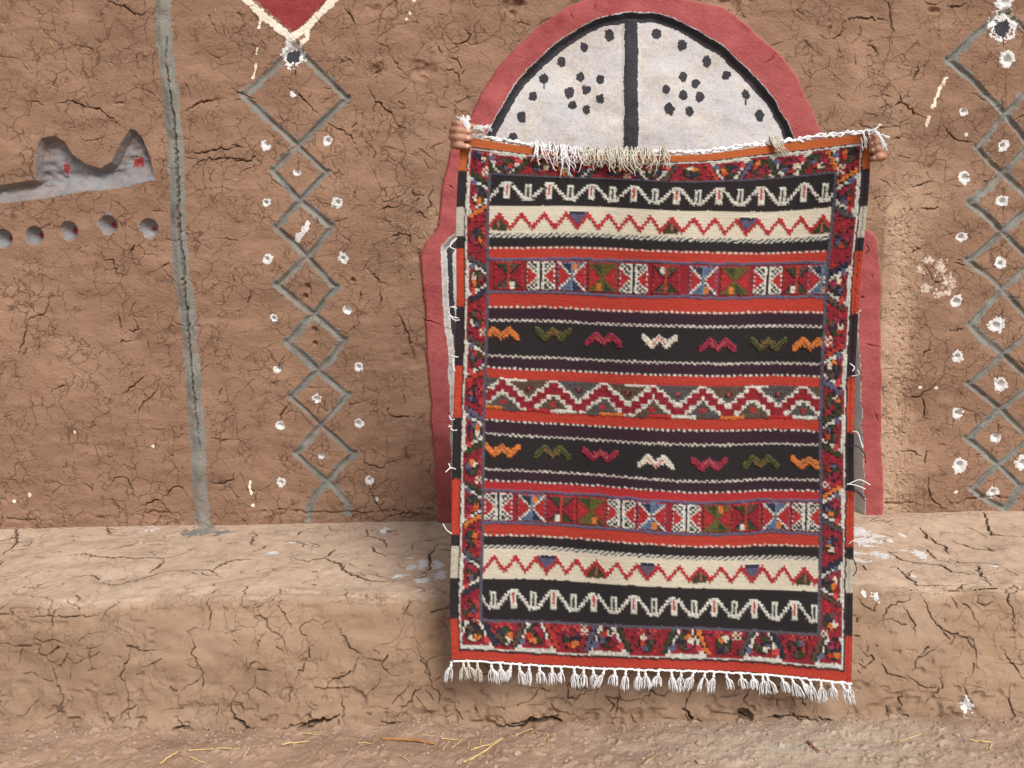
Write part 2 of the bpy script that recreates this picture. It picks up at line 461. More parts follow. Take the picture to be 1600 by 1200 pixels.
def grow(rs, n, bounds, length, w0, depth, dens=None, horiz=1.0, occ=None, osz=0.014, branch=0.05, mask=None):
    """branching drying cracks: walkers that wander, kink, fork and stop at older cracks"""
    segs = []; occ = {} if occ is None else occ; cid = 0
    def key(x, y): return (int(x / osz), int(y / osz))
    stack = []
    while n > 0 or stack:
        if stack: x, y, a, ln, w = stack.pop()
        else:
            n -= 1
            x = rs.uniform(bounds[0], bounds[1]); y = rs.uniform(bounds[2], bounds[3])
            if dens is not None and rs.random() > dens(x, y): continue
            a = rs.uniform(0, 2 * math.pi); ln = rs.uniform(*length) * (2.2 if rs.random() < 0.12 else 1); w = rs.uniform(*w0)
        cid += 1; step = 0.0085; L = 0; turn = 0.0
        while L < ln:
            turn = rs.normal(0, 0.30) - 0.4 * turn; a += turn
            if rs.random() < 0.10: a += rs.choice([-1, 1]) * rs.uniform(0.5, 1.1)
            nx = x + math.cos(a) * step * horiz; ny = y + math.sin(a) * step
            if not (bounds[0] < nx < bounds[1] and bounds[2] < ny < bounds[3]): break
            if mask is not None and mask(nx, ny): break
            k = key(nx, ny)
            hit = occ.get(k)
            taper = max(0.35, 1 - (L / ln) ** 2)
            hw = w * taper * rs.uniform(0.75, 1.25)
            segs.append((x, y, nx, ny, hw, depth * min(1.0, hw / 0.0028)))
            if hit is not None and hit != cid: break
            occ[k] = cid
            if rs.random() < branch and ln - L > 0.03:
                stack.append((nx, ny, a + rs.choice([-1, 1]) * rs.uniform(0.9, 1.6), (ln - L) * rs.uniform(0.4, 0.9), w * 0.8))
            x, y = nx, ny; L += step
    return segs

def trace(rs, lines, hw, depth, jit=0.0022):
    """cracks along given lines, roughened"""
    out = []
    for ln in lines:
        ln = np.array(ln); n = len(ln)
        pts = []
        for a, b in zip(ln[:-1], ln[1:]):
            m = max(1, int(np.hypot(*(b - a)) / 0.008))
            for t in np.arange(m) / m: pts.append(a + (b - a) * t)
        pts.append(ln[-1]); pts = np.array(pts) + rs.normal(0, jit, (len(pts), 2))
        m = len(pts)
        for i in range(m - 1):
            e = min(i, m - 2 - i) / max(1, m / 2); w = hw * (0.45 + 0.75 * min(1, e * 1.6)) * rs.uniform(0.65, 1.3)
            out.append((*pts[i], *pts[i + 1], w, depth * min(1.2, w / 0.0026)))
    return out

# ------------------------------------------------------------------ the earth wall with its painted ornaments
WX, WZ0, WZ1 = 1.752, 0.252, 2.052
W = Sheet(-WX, WX, WZ0, WZ1, 0.006)
ppm = 2.7 / F                                 # metres on the wall per pixel of the photograph

def wall_h(u, v):
    return (0.011 * vnoise(u / 0.55 + 3, v / 0.45, 11) + 0.006 * vnoise(u / 0.21, v / 0.16, 12)
            + 0.0028 * vnoise(u / 0.075, v / 0.055, 13) + 0.0013 * vnoise(u / 0.033, v / 0.024, 14)).astype(np.float32)

def wall_base(U, V):
    P = np.stack([U, np.zeros_like(U), V], -1); N = np.zeros_like(P); N[..., 1] = -1.0
    return P, N

# --- arched door: inner edge of the red band, outer edge of the red band
arch_in = [(765, 199), (795, 146), (832, 101), (881, 60), (926, 34), (975, 20), (1001, 19), (1046, 26), (1087, 45), (1132, 75),
           (1170, 109), (1204, 146), (1226, 184), (1241, 217)]
inner = [(709, 836), (706, 720), (701, 580), (695, 505), (689, 400), (697, 378), (712, 362), (720, 340), (728, 300), (742, 248)] + arch_in + \
        [(1262, 270), (1274, 320), (1284, 352), (1318, 368), (1334, 392), (1338, 470), (1343, 600), (1347, 700), (1350, 836)]
outer = [(684, 836), (682, 780), (674, 663), (669, 580), (664, 497), (658, 412), (659, 393), (668, 374), (683, 354), (689, 304), (699, 255),
         (712, 220), (735, 180), (769, 116), (814, 67), (870, 22), (905, 3), (945, -9), (1000, -11), (1060, -4), (1106, 4), (1140, 16), (1166, 37),
         (1204, 71), (1241, 112), (1264, 157), (1286, 214), (1304, 270), (1314, 320), (1326, 348), (1356, 360), (1370, 374), (1374, 420),
         (1375, 555), (1376, 650), (1377, 735), (1379, 836)]
pin = wall_xz(smooth_line(inner, 4)); pout = wall_xz(smooth_line(outer, 4))
pin[0, 1] = pin[-1, 1] = pout[0, 1] = pout[-1, 1] = 0.22
zsh = wall_xz([(800, 362)])[0, 1]
wd = W.win(pout[:, 0].min() - 0.06, pout[:, 0].max() + 0.06, 0.2, 2.06)
U, V = W.verts(wd)
wob = 0.0035 * vnoise(U / 0.05, V / 0.05, 21) + 0.0012 * vnoise(U / 0.013, V / 0.013, 22)
si = signed(U, V, pin) + wob; so_ = signed(U, V, pout) + wob
q = np.clip(-si / 0.016, 0, 1); q = q * q * (3 - 2 * q)
qo = np.clip(-so_ / 0.010 + 0.3, 0, 1); qo = qo * qo * (3 - 2 * qo)
W.det(wd)[...] += (0.013 * qo - (0.046 - 0.030 * np.clip((V - zsh + 0.45) / 0.5, 0, 1)) * q).astype(np.float32)
door = empty('arched_door', (0.28, -0.02, 0.32), label='arched white door with black outline, centre bar and dots behind the rug', cat='door')
Uc, Vc = W.cells(wd)
rg = W.ragw(wd) * 0.0022 + 0.0035 * vnoise(Uc / 0.05, Vc / 0.05, 21)
sic = signed(Uc, Vc, pin) + rg; soc = signed(Uc, Vc, pout) + rg
Ld = W.lab(wd); door_mask = soc < 0
kf = W.new('red_frame', RED, door, 'red painted mud band round the arched door')
Ld[(soc < 0)] = kf
krev = W.new('reveal', DOORW, door); kout = W.new('black_outline', BLACK, door)
Ld[(sic < 0)] = krev
kpl = W.new('door_panel', DOORW, door); kpr = W.new('door_panel', DOORW, door); kbar = W.new('centre_bar', BLACK, door)
cb = wall_xz([(986, 20), (990, 836)]); xb = np.interp(Vc, [cb[1, 1], cb[0, 1]], [cb[1, 0], cb[0, 0]])
inside = sic < -0.017
Ld[inside & (Uc < xb)] = kpl; Ld[inside & (Uc >= xb)] = kpr
Ld[(sic < -0.002) & (sic > -0.026) & (Vc > zsh)] = kout
Ld[(sic < -0.018) & (sic > -0.034) & (Vc <= zsh)] = kout
Ld[(sic < -0.01) & (np.abs(Uc - xb) + rg < 0.0225)] = kbar
W.det(wd)[...] += (0.006 * np.clip(1.6 - np.abs(U - np.interp(V, [cb[1, 1], cb[0, 1]], [cb[1, 0], cb[0, 0]])) / 0.018, 0, 1) * (si < -0.017)).astype(np.float32)
dots = [(952, 54), (913, 72), (878, 96), (850, 122), (832, 150), (815, 182), (801, 216), (907, 120), (938, 123), (890, 144), (916, 140),
        (938, 155), (895, 164), (916, 171), (1026, 52), (1066, 70), (1105, 95), (1136, 117), (1166, 147), (1188, 180), (1068, 119),
        (1088, 129), (1041, 139), (1068, 149), (1094, 151), (1046, 170), (1077, 173)]
for i, p in enumerate(dots):
    c = at_y(p[0], p[1], 0.003)
    W.blob(W.new('black_dot', BLACK, door), (c[0], c[2]), rng.uniform(0.0125, 0.0150), 0.28, 0, (1, rng.uniform(1.0, 1.25)), rng.uniform(-.3, .3))
    if i in (3, 18):
        W.line(W.info and W.next - 1, [(c[0], c[2]), (c[0] + 0.001, c[2] - 0.03)], 0.0022, 0.2)

WALLP = 'wall'

# --- grey vertical rib
rib = [(256, -20), (258, 60), (266, 130), (270, 180), (277, 240), (279, 300), (280, 350), (283, 400), (289, 450), (295, 500), (298, 560),
       (302, 620), (308, 690), (311, 750), (314, 800), (315, 832)]
rw = wall_xz(smooth_line(rib, 4))
kr = W.new('grey_rib', GREY, WALLP, 'grey limewashed vertical rib on the wall')
W.line(kr, rw, 0.0245, 0.28, -0.010)
gro = wall_xz([(263, 60), (262, 90), (266, 130), (272, 175), (276, 215), (280, 260), (281, 330), (284, 380), (290, 420), (290, 450), (293, 490), (296, 540),
               (300, 590), (303, 625), (308, 670), (312, 700)])
rib_cracks = trace(rng, [gro], 0.0034, 0.013, 0.0015)

# --- crenellated niche, red spots and the row of hollows
nic = [(-150, 300), (-150, 316), (0, 318), (60, 312), (130, 300), (190, 295), (245, 281), (238, 250), (225, 218), (212, 203), (204, 203), (190, 225), (176, 254),
       (160, 264), (135, 257), (115, 242), (100, 221), (85, 212), (63, 216), (57, 228), (54, 281), (0, 289)]
pn = wall_xz(nic); w = W.win(pn[:, 0].min() - .03, pn[:, 0].max() + .03, pn[:, 1].min() - .03, pn[:, 1].max() + .03)
U, V = W.cells(w); kn = W.new('crenellated_niche', NICHE, WALLP, 'grey two peaked hollow with red spots carved into the wall')
W.lab(w)[signed(U, V, pn) + W.ragw(w) * 0.004 < 0] = kn
U, V = W.verts(w); sg = -signed(U, V, pn)
# sharp upper lip, running out flush at the foot: depth grows with the distance to the lower edge
foot = seg_dist(U, V, wall_xz([(-150, 316), (0, 318), (60, 312), (130, 300), (190, 295), (245, 281)]))
q = np.clip(sg / 0.012, 0, 1) * np.clip(foot / 0.055, 0, 1)
W.det(w)[...] -= ((0.034 + 0.006 * vnoise(U / 0.02, V / 0.014, 25)) * q * (sg > 0)).astype(np.float32)
for p, r in (((98, 260), 0.012), ((212, 252), 0.015)):
    W.blob(W.new('red_spot', TRI, kn), wall_xz([p])[0], r, 0.7, 0.0, (1, 1.25))
for p in ((2, 373), (52, 368), (108, 361), (171, 352), (234, 357)):
    c = wall_xz([p])[0]; k = W.new('painted_hollow', NICHE, WALLP)
    W.blob(k, c, 0.029, 0.22, 0.034)
    if p[0] == 171: W.blob(k, c + np.array([0.004, 0.030]), 0.013, 0.5)
    W.blob(W.new('red_spot', TRI, k), c + np.array([0.006, 0.002]), 0.0085, 0.6)

# --- diamond chains
def chain(tops, lefts, rights, hwpx):
    for i in range(len(lefts)):
        t, b, l, r = tops[i], tops[i + 1], lefts[i], rights[i]
        k = W.new('carved_diamond', GREY, WALLP)
        for a, c in ((t, l), (t, r), (l, b), (r, b)):
            a, c = np.array(a, float), np.array(c, float)
            mid = (a + c) / 2 + rng.normal(0, 1.5, 2)
            a2 = a + (a - c) / np.hypot(*(a - c)) * 3
            W.line(k, wall_xz([a2, mid, c]), hwpx[i] * 1.02 * ppm * rng.uniform(0.85, 1.2), 0.80, 0.0105)
chain([(461, 74), (466, 228), (470, 314), (480, 402), (490, 492), (495, 580), (500, 666), (510, 753)],
      [(381, 150), (428, 268), (433, 357), (434, 446), (449, 537), (453, 622), (461, 711)],
      [(542, 154), (511, 270), (519, 355), (524, 450), (537, 533), (542, 618), (551, 711)], [5.2, 5.0, 5.8, 5.4, 6.0, 5.0, 5.6])
k = W.new('carved_tail', GREY, WALLP)
for l in ([(510, 754), (492, 774), (483, 793), (482, 812)], [(512, 754), (530, 772), (545, 790), (541, 803)]):
    W.line(k, wall_xz(l), 6.2 * ppm, 0.4, 0.007)
chain([(1570, 18), (1572, 178), (1570, 270), (1567, 362), (1565, 452), (1564, 552), (1563, 639), (1563, 728), (1572, 796)],
      [(1484, 94), (1530, 230), (1515, 318), (1514, 408), (1514, 508), (1513, 600), (1513, 686), (1522, 766)],
      [(1656, 96), (1612, 226), (1620, 318), (1618, 408), (1617, 508), (1615, 600), (1612, 686), (1596, 762)], [5.2, 5.0, 5.4, 5.4, 5.2, 5.6, 5.6, 5.6])

# --- red triangle with its cream border above the left chain (a lozenge that goes on above the frame)
tri = wall_xz([(460, 52), (400, 0), (350, -44), (350, -70), (570, -70), (570, -54), (512, 0)])
w = W.win(tri[:, 0].min(), tri[:, 0].max(), tri[:, 1].min(), tri[:, 1].max())
U, V = W.cells(w); kt = W.new('red_triangle', TRI, WALLP, 'dark red painted triangle edged in cream')
W.lab(w)[signed(U, V, tri) + W.ragw(w) * 0.004 < 0] = kt
kc = W.new('cream_border', CREAM, kt)
W.line(kc, wall_xz([(340, -40), (386, 1), (408, 20), (430, 40), (458, 62)]), 5.2 * ppm, 0.5)
W.line(kc, wall_xz([(455, 60), (478, 45), (500, 22), (524, -2), (580, -56)]), 5.2 * ppm, 0.5)
W.line(kc, wall_xz([(478, 48), (482, 60), (474, 66)]), 4 * ppm, 0.5)
for (p, r0_, r1_) in (((459, 84), 16, 10.5), ((1567, 40), 18, 13)):
    c = wall_xz([p])[0]; k = W.new('white_ring', WHITE, WALLP)
    W.blob(k, c, r0_ * ppm, 0.45, 0.008, (1, 1.15))
    W.blob(W.new('black_centre', BLACK, k), c + np.array([-0.002, -0.007]), r1_ * ppm, 0.4)
    W.line(W.next - 1, [c + np.array([0, -0.02]), c + np.array([0.003, -0.065])], 0.0016, 0.2)

# --- white dots with a small hole
dots_l = [(459, 147, 5), (466, 270, 6), (494, 624, 8), (501, 713, 6), (416, 228, 7), (418, 316, 6.5), (419, 405, 7), (427, 497, 7),
          (431, 578, 6.5), (437, 666, 8), (438, 755, 7), (513, 221, 7), (527, 317, 7.5), (536, 403, 7.5), (543, 485, 7.5), (559, 574, 7.5),
          (561, 662, 7), (576, 752, 7), (588, 781, 3.5)]
dots_r = [(1572, 93, 11), (1569, 1, 13), (1508, 174, 7), (1572, 226, 8), (1507, 277, 9), (1567, 314, 9), (1503, 370, 8.5), (1564, 411, 9),
          (1493, 470, 8), (1556, 508, 13), (1495, 557, 9), (1561, 600, 12), (1496, 646, 9), (1558, 685, 8.5), (1500, 728, 11), (1600, 724, 13), (1554, 770, 11),
          (1512, 210, 2.5)]
for x, y, r in dots_l + dots_r:
    c = wall_xz([(x, y)])[0]; k = W.new('white_dot', WHITE, WALLP)
    W.blob(k, c, r * ppm * 1.0, 0.36, 0, (1, rng.uniform(0.8, 1.2)), rng.uniform(-1, 1))
    if r > 4:
        W.dent(c + rng.normal(0, 0.0022, 2), r * ppm * rng.uniform(0.5, 0.72), 0.016)
for p in ((480, 448), (491, 537), (490, 516), (551, 438), (477, 463)):
    W.dent(wall_xz([p])[0], 0.0095, 0.014, 0.7)
k = W.new('white_smear', WHITE, WALLP); W.line(k, wall_xz([(482, 350), (475, 360), (466, 374)]), 4 * ppm, 1.0)
k = W.new('white_drip', CREAM, WALLP)
for l in ([(408, 26), (405, 44)], [(402, 76), (401, 84)], [(400, 98), (399, 108), (395, 122)]): W.line(k, wall_xz(l), 1.6 * ppm, 0.9)
k = W.new('white_streak', CREAM, WALLP)
for l in ([(1479, 122), (1472, 135), (1465, 150), (1459, 166)], [(1452, 184), (1450, 194)]): W.line(k, wall_xz(l), 2.5 * ppm, 1.1)
k = W.new('white_streak', CREAM, WALLP); W.line(k, wall_xz([(390, 752), (389, 764), (392, 772)]), 1.5 * ppm, 0.9)
k = W.new('handprint_smear', FAINT, WALLP, 'faint whitish ring of finger marks on the wall')
for x, y, r in ((1440, 420, 6), (1448, 408, 5), (1456, 409, 5), (1470, 417, 9), (1483, 438, 8), (1487, 447, 5), (1446, 450, 7), (1466, 458, 6), (1478, 457, 6)):
    W.blob(k, wall_xz([(x, y)])[0], r * ppm, 1.2)
for x, y in ((115, 676), (44, 774), (19, 784), (1436, 605), (1462, 606), (1496, 770), (395, 790), (238, 698), (640, 20), (635, 29), (647, 2)):
    W.blob(W.new('white_fleck', CREAM, WALLP), wall_xz([(x, y)])[0], 2.6 * ppm, 0.6)

# --- damage: gouges, worn patches
for p, r, d in (((590, 110), 0.035, 0.012), ((660, 108), 0.05, 0.014), ((585, 15), 0.03, 0.012), ((1462, 14), 0.022, 0.016), ((800, 10), 0.05, 0.02),
                ((1020, -40), 0.22, 0.05), ((1150, -6), 0.07, 0.028), ((640, 560), 0.08, 0.010), ((655, 400), 0.04, 0.010)):
    c = wall_xz([p])[0]
    w = W.win(c[0] - r, c[0] + r, c[1] - r, c[1] + r); U, V = W.verts(w)
    keep = signed(U, V, pout) > 0.004
    qq = np.clip(1 - np.hypot(U - c[0], (V - c[1]) * 1.6) / r + 0.35 * vnoise(U / 0.02, V / 0.015, 31), 0, 1) * np.clip(3 - 3 * np.hypot(U - c[0], V - c[1]) / r, 0, 1)
    W.det(w)[...] -= (d * qq * keep).astype(np.float32)
# crumbly strip right of the door and along the foot of the wall
U, V = np.meshgrid(W.u, W.v)
rx = wall_xz([(1378, 600), (1440, 600), (0, 820), (0, 770), (0, 350)])
strip = np.clip(1 - np.abs(U - (rx[0, 0] + rx[1, 0]) / 2) / 0.075, 0, 1) * (V < rx[4, 1]) * (signed(U, V, pout) > 0.003)
foot = np.clip(1 - (V - rx[2, 1]) / 0.07, 0, 1) * (signed(U, V, pout) > 0.003)
crumb = np.clip(vnoise(U / 0.011, V / 0.009, 41) + 0.6 * vnoise(U / 0.005, V / 0.005, 42) - 0.15, 0, 1)
W.D -= (0.0045 * crumb * np.clip(strip * 1.2 + 0.7 * foot, 0, 1)).astype(np.float32)
ledge = np.clip(1 - np.abs(V - rx[2, 1] - 0.022 - 0.013 * vnoise(U / 0.13, 0 * U, 43) - 0.004 * vnoise(U / 0.02, 0 * U, 46)) / 0.006, 0, 1) * np.clip(vnoise(U / 0.09, 0 * U + 4, 44) * 2.5 + vnoise(U / 0.013, V / 0.01, 45), 0, 1) * (signed(U, V, pout) > 0.003)
W.D -= (0.009 * ledge).astype(np.float32)

# --- drying cracks
def wl(z, s, ox, oy): return [wall_xz([(ox + x * s, oy + y * s) for x, y in l]) for l in z]
tr = wl([[(855, 530), (900, 620), (960, 680), (1015, 720), (1040, 780), (1105, 815)], [(350, 545), (430, 595), (490, 660), (560, 720)],
         [(600, 765), (680, 810), (760, 850), (790, 920)], [(0, 550), (60, 580), (160, 625)], [(1010, 355), (1050, 420), (1080, 460)],
         [(1325, 430), (1390, 430), (1430, 465), (1430, 540)], [(1430, 465), (1480, 430)], [(1360, 350), (1430, 380), (1440, 440)],
         [(1460, 180), (1500, 215), (1470, 260), (1410, 275)], [(700, 40), (760, 110), (790, 190)], [(0, 905), (90, 930)], [(0, 1010), (130, 1010), (170, 950)],
         [(890, 460), (950, 430)], [(1285, 270), (1325, 350)]], 0.25, 360, 0)
tr += wl([[(640, 0), (780, 40), (880, 105), (945, 60)], [(340, 655), (440, 630), (520, 665), (640, 690), (760, 790)], [(1120, 710), (1200, 670), (1230, 645), (1400, 620)],
          [(1160, 960), (1250, 960), (1400, 930), (1520, 920)], [(710, 640), (800, 655)], [(1190, 1060), (1260, 1010), (1400, 990), (1550, 1000)]], 0.25, 0, 0)
tr += wl([[(165, 885), (230, 855), (285, 830), (320, 770)], [(180, 900), (150, 1020), (120, 1100)], [(730, 830), (755, 980)], [(830, 860), (855, 940), (770, 960)],
          [(640, 520), (705, 500), (720, 590), (790, 600)], [(800, 480), (850, 400)], [(990, 575), (1070, 515)], [(740, 1060), (760, 1010), (830, 1010)]], 0.25, 0, 280)
tr += wl([[(830, 955), (920, 910), (965, 885), (1000, 890), (1060, 980)], [(1000, 890), (1090, 800), (1130, 805), (1160, 860)], [(690, 870), (740, 950), (745, 985)],
          [(680, 800), (720, 745), (780, 750), (825, 830), (825, 915)], [(750, 235), (820, 180), (910, 110)], [(980, 130), (975, 200), (940, 245), (870, 295), (855, 400)],
          [(1290, 770), (1370, 790), (1450, 760), (1460, 705)], [(1310, 505), (1450, 515)], [(330, 195), (430, 155)], [(560, 780), (570, 830), (500, 770)], [(1350, 245), (1385, 180)]], 0.25, 0, 560)
tr += wl([[(360, 285), (310, 360), (310, 420)], [(830, 610), (830, 660), (950, 695), (970, 660), (1050, 640)], [(855, 800), (900, 890), (970, 1000)],
          [(980, 340), (1030, 370), (1130, 365)], [(985, 300), (980, 350)], [(970, 1000), (1080, 970), (1200, 960)], [(1070, 210), (1090, 290)]], 0.25, 360, 560)
tr += wl([[(540, 58 * 4), (545, 300)], [(1130, 30), (1150, 100), (1220, 110)], [(930, 190), (1000, 170), (1050, 190)], [(1130, 200), (1200, 215), (1245, 270)], [(1270, 60), (1240, 100), (1250, 170), (1205, 220)],
          [(1030, 790), (1100, 960), (1150, 1120)], [(960, 350), (1110, 350), (1140, 430)], [(860, 560), (930, 640), (980, 660)], [(800, 780), (820, 680)], [(935, 680), (935, 820)], [(20, 580), (25, 660)], [(100, 790), (130, 690)]], 0.25, 360, 280)
tr += wl([[(350, 0), (380, 80), (380, 170), (405, 205)], [(45, 125), (180, 105), (300, 115), (375, 120)], [(215, 265), (280, 300), (300, 350)], [(410, 630), (450, 640), (520, 710), (590, 740)],
          [(500, 500), (540, 440), (545, 380)], [(690, 780), (740, 830), (800, 880), (890, 890)], [(370, 875), (440, 850)], [(590, 0), (640, 30), (700, 5)], [(75, 160), (60, 210), (0, 245)], [(720, 45), (800, 35), (850, 20)],
          [(480, 1170), (560, 1160), (640, 1120)], [(435, 580), (440, 640), (380, 655)]], 0.25, 1300, 0)
tr += wl([[(560, 170), (610, 195), (680, 170)], [(480, 475), (540, 440), (600, 410)], [(760, 520), (850, 540)], [(620, 670), (700, 630)], [(720, 950), (830, 930)], [(600, 990), (605, 1050), (530, 1140)]], 0.25, 1300, 280)
tr += wl([[(420, 230), (480, 245), (560, 235), (590, 200), (660, 150)], [(560, 240), (580, 290), (580, 370), (620, 390)], [(620, 570), (585, 590), (580, 670)], [(420, 575), (500, 580), (560, 615)],
          [(600, 720), (605, 860), (650, 900), (715, 945), (715, 985)], [(950, 960), (980, 1050), (1000, 1080)], [(680, 530), (720, 555)]], 0.25, 1300, 560)
rs = np.random.default_rng(21)
occ = {}
for l in tr:
    for a, b in zip(l[:-1], l[1:]):
        for t in np.linspace(0, 1, 12):
            p = a + (b - a) * t; occ[(int(p[0] / 0.014), int(p[1] / 0.014))] = -1
segs = trace(rs, tr, 0.0018, 0.008)
def indoor(x, y):
    i, j = int((x - W.u[0]) / W.f) - wd[0], int((y - W.v[0]) / W.g) - wd[2]
    return 0 <= i < door_mask.shape[1] and 0 <= j < door_mask.shape[0] and door_mask[j, i]
d1 = wall_xz([(620, 200)])[0]; d2 = wall_xz([(1340, 120)])[0]; d3 = wall_xz([(690, 60)])[0]
def dens(x, y):
    return 0.42 + 0.6 * math.exp(-((x - d1[0]) ** 2 / 0.05 + (y - d1[1]) ** 2 / 0.12)) + 0.5 * math.exp(-((x - d2[0]) ** 2 / 0.06 + (y - d2[1]) ** 2 / 0.06)) + 0.6 * math.exp(-((x - d3[0]) ** 2 / 0.03 + (y - d3[1]) ** 2 / 0.03))
segs += grow(rs, 1500, (-WX + .01, WX - .01, 0.30, WZ1 - 0.01), (0.02, 0.10), (0.0009, 0.0018), 0.006, dens, 1.15, occ, mask=indoor)
# the painted band and door have cracks of their own
for l in ([(690, 508), (700, 515), (712, 520)], [(655, 497), (676, 503), (694, 510)], [(1345, 536), (1362, 540), (1374, 541)], [(1190, 104), (1204, 94), (1212, 80)],
          [(1340, 463), (1352, 466)], [(700, 290), (712, 296)], [(890, 18), (894, 34)], [(1360, 425), (1361, 437)], [(1372, 660), (1362, 640)], [(930, 2), (928, 20)]):
    segs += trace(rs, [wall_xz(l)], 0.0018, 0.006, 0.001)
for l in ([(461, 100), (463, 122)], [(466, 232), (468, 300)], [(471, 318), (477, 395)], [(480, 405), (484, 440), (487, 488)], [(490, 496), (492, 530)], [(495, 584), (497, 660)], [(500, 670), (504, 745)], [(508, 762), (511, 796)],
          [(1571, 110), (1573, 170)], [(1571, 190), (1570, 262)], [(1568, 280), (1567, 355)], [(1566, 370), (1565, 445)], [(1564, 460), (1563, 545)], [(1562, 560), (1562, 632)], [(1561, 645), (1560, 720)]):
    segs += trace(rs, [wall_xz(l)], 0.0013, 0.005, 0.0006)               # the plumb line scratched before painting
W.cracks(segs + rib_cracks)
# --- pale plaster patches (attribute)
def gauss(U, V, p, sx, sy): c = wall_xz([p])[0]; return np.exp(-((U - c[0]) / sx) ** 2 - ((V - c[1]) / sy) ** 2)
pale = 0.75 * np.clip(1.3 - np.abs(U - rx[0, 0] - 0.035 - 0.02 * vnoise(U / 0.05, V / 0.09, 47)) / 0.065, 0, 1) * (V < rx[4, 1] + 0.1) * np.clip((rx[4, 1] + 0.1 - V) / 0.1, 0, 1) * (U > rx[0, 0] - 0.01)
for p, sx, sy, a in (((1430, 310), .10, .10, .55), ((1400, 200), .06, .2, .25), ((690, 330), .05, .06, .5), ((1345, 110), .04, .12, .25), ((1430, 720), .07, .07, .4), ((120, 560), .12, .1, .18)):
    pale = np.maximum(pale, a * gauss(U, V, p, sx, sy))
W.attr['pale'] = pale.astype(np.float32)

res = W.build(wall_base, None, wall_h, None)
# the wall goes on outside the frame: coarser margins, a top and a back, in one mesh with the middle
def margin_grid(us, vs_, base, hfun, skip, sink):
    U, V = np.meshgrid(us, vs_); P, N = base(U, V); P = P + N * (hfun(U, V) - sink)[..., None]
    idx = np.arange(U.size).reshape(U.shape)
    uc = (us[:-1] + us[1:]) / 2; vc = (vs_[:-1] + vs_[1:]) / 2; UC, VC = np.meshgrid(uc, vc); k = ~skip(UC, VC)
    q = np.stack([idx[:-1, :-1][k], idx[:-1, 1:][k], idx[1:, 1:][k], idx[1:, :-1][k]], 1)
    return P.reshape(-1, 3), q
us = np.unique(np.round(np.concatenate([np.arange(-5, 5.01, 0.06), [-WX + .02, WX - .02]]), 4)); vz = np.unique(np.round(np.concatenate([np.arange(0.1, 3.05, 0.06), [WZ1 - .02]]), 4))
mp, mq = margin_grid(us, vz, wall_base, wall_h, lambda a, b: (np.abs(a) < WX - 0.02) & (b < WZ1 - 0.02), 0.0015)
v0, f0, n0, at0 = res.pop(0)
zt = vz[-1]; ex = 5.0
bv = np.array([(-ex, 0.02, zt), (ex, 0.02, zt), (ex, .45, zt), (-ex, .45, zt), (-ex, .45, 0), (ex, .45, 0), (-ex, 0.02, 0), (ex, .02, 0)])
bq = np.array([(0, 1, 2, 3), (3, 2, 5, 4), (0, 3, 4, 6), (1, 7, 5, 2)])
verts = np.vstack([v0, mp, bv]); faces = np.vstack([f0, mq + len(v0), bq + len(v0) + len(mp)])
mn = np.zeros_like(mp); mn[:, 1] = -1; bn = np.tile([0, 0.7, 0.7], (8, 1))
me = quad_mesh('earth_wall', verts, faces, np.vstack([n0, mn, bn]), {a_: np.concatenate([at0[a_], np.zeros(len(mp) + 8)]) for a_ in ('pale', 'crack_dark')}, MUD)
wall = link('earth_wall', me, None, 'cracked brown mud plaster wall with carved diamonds and an arched door', 'wall')
made = {}
for k in sorted(res):
    v, f, n, at = res[k]; name, mat, par, label = W.info[k]
    par = wall if par == WALLP else (made[par] if isinstance(par, int) else par)
    made[k] = link(name, quad_mesh(name, v, f, n, None, mat), par, label)

# ------------------------------------------------------------------ earth bench
prof = np.array([(0.04, 0.312), (0.0, 0.310), (-0.25, 0.304), (-0.54, 0.297), (-0.592, 0.289), (-0.612, 0.268), (-0.622, 0.235), (-0.642, 0.16), (-0.668, 0.06), (-0.69, 0.0), (-0.70, -0.06)])
ps = smooth_line(prof, 14); pl = np.concatenate([[0], np.cumsum(np.hypot(*np.diff(ps, axis=0).T))])
tg = np.gradient(ps, axis=0); tg /= np.hypot(*tg.T)[:, None]
BL = pl[-1]
def bench_base(U, V):
    y = np.interp(V, pl, ps[:, 0]); z = np.interp(V, pl, ps[:, 1])
    ty = np.interp(V, pl, tg[:, 0]); tz = np.interp(V, pl, tg[:, 1])
    P = np.stack([U, y, z], -1); N = np.stack([0 * U, tz, -ty], -1)
    return P, N
def bench_h(u, v):
    k = np.clip((v - 0.03) / 0.1, 0.15, 1)
    return (k * (0.013 * vnoise(u / 0.42 + 7, v / 0.3, 51) + 0.007 * vnoise(u / 0.16, v / 0.13, 52) + 0.0035 * vnoise(u / 0.06, v / 0.06, 53)) + 0.0022 * vnoise(u / 0.026, v / 0.024, 54) * np.clip((v - 0.5) / 0.1, 0.4, 1)).astype(np.float32)
def bench_uv(px, py):
    """pixel direction met with the bench profile"""
    out = []
    for x, y in zip(np.atleast_1d(px), np.atleast_1d(py)):
        d = ray(x, y); t = (ps[:, 0] - CAM[1]) / d[1]; z = CAM[2] + d[2] * t
        diff = z - ps[:, 1]; i = np.nonzero((diff[:-1] <= 0) & (diff[1:] > 0))[0]
        if len(i) == 0: i = [len(ps) - 2] if y > 1000 else [0]
        i = i[-1]; den = diff[i] - diff[i + 1]; a = 0 if abs(den) < 1e-9 else np.clip(diff[i] / den, 0, 1)
        Y = ps[i, 0] + a * (ps[i + 1, 0] - ps[i, 0])
        out.append((d[0] * (Y - CAM[1]) / d[1] + CAM[0], pl[i] + a * (pl[i + 1] - pl[i])))
    return np.array(out)
B = Sheet(-WX, WX, 0.0, BL, 0.006, 4)
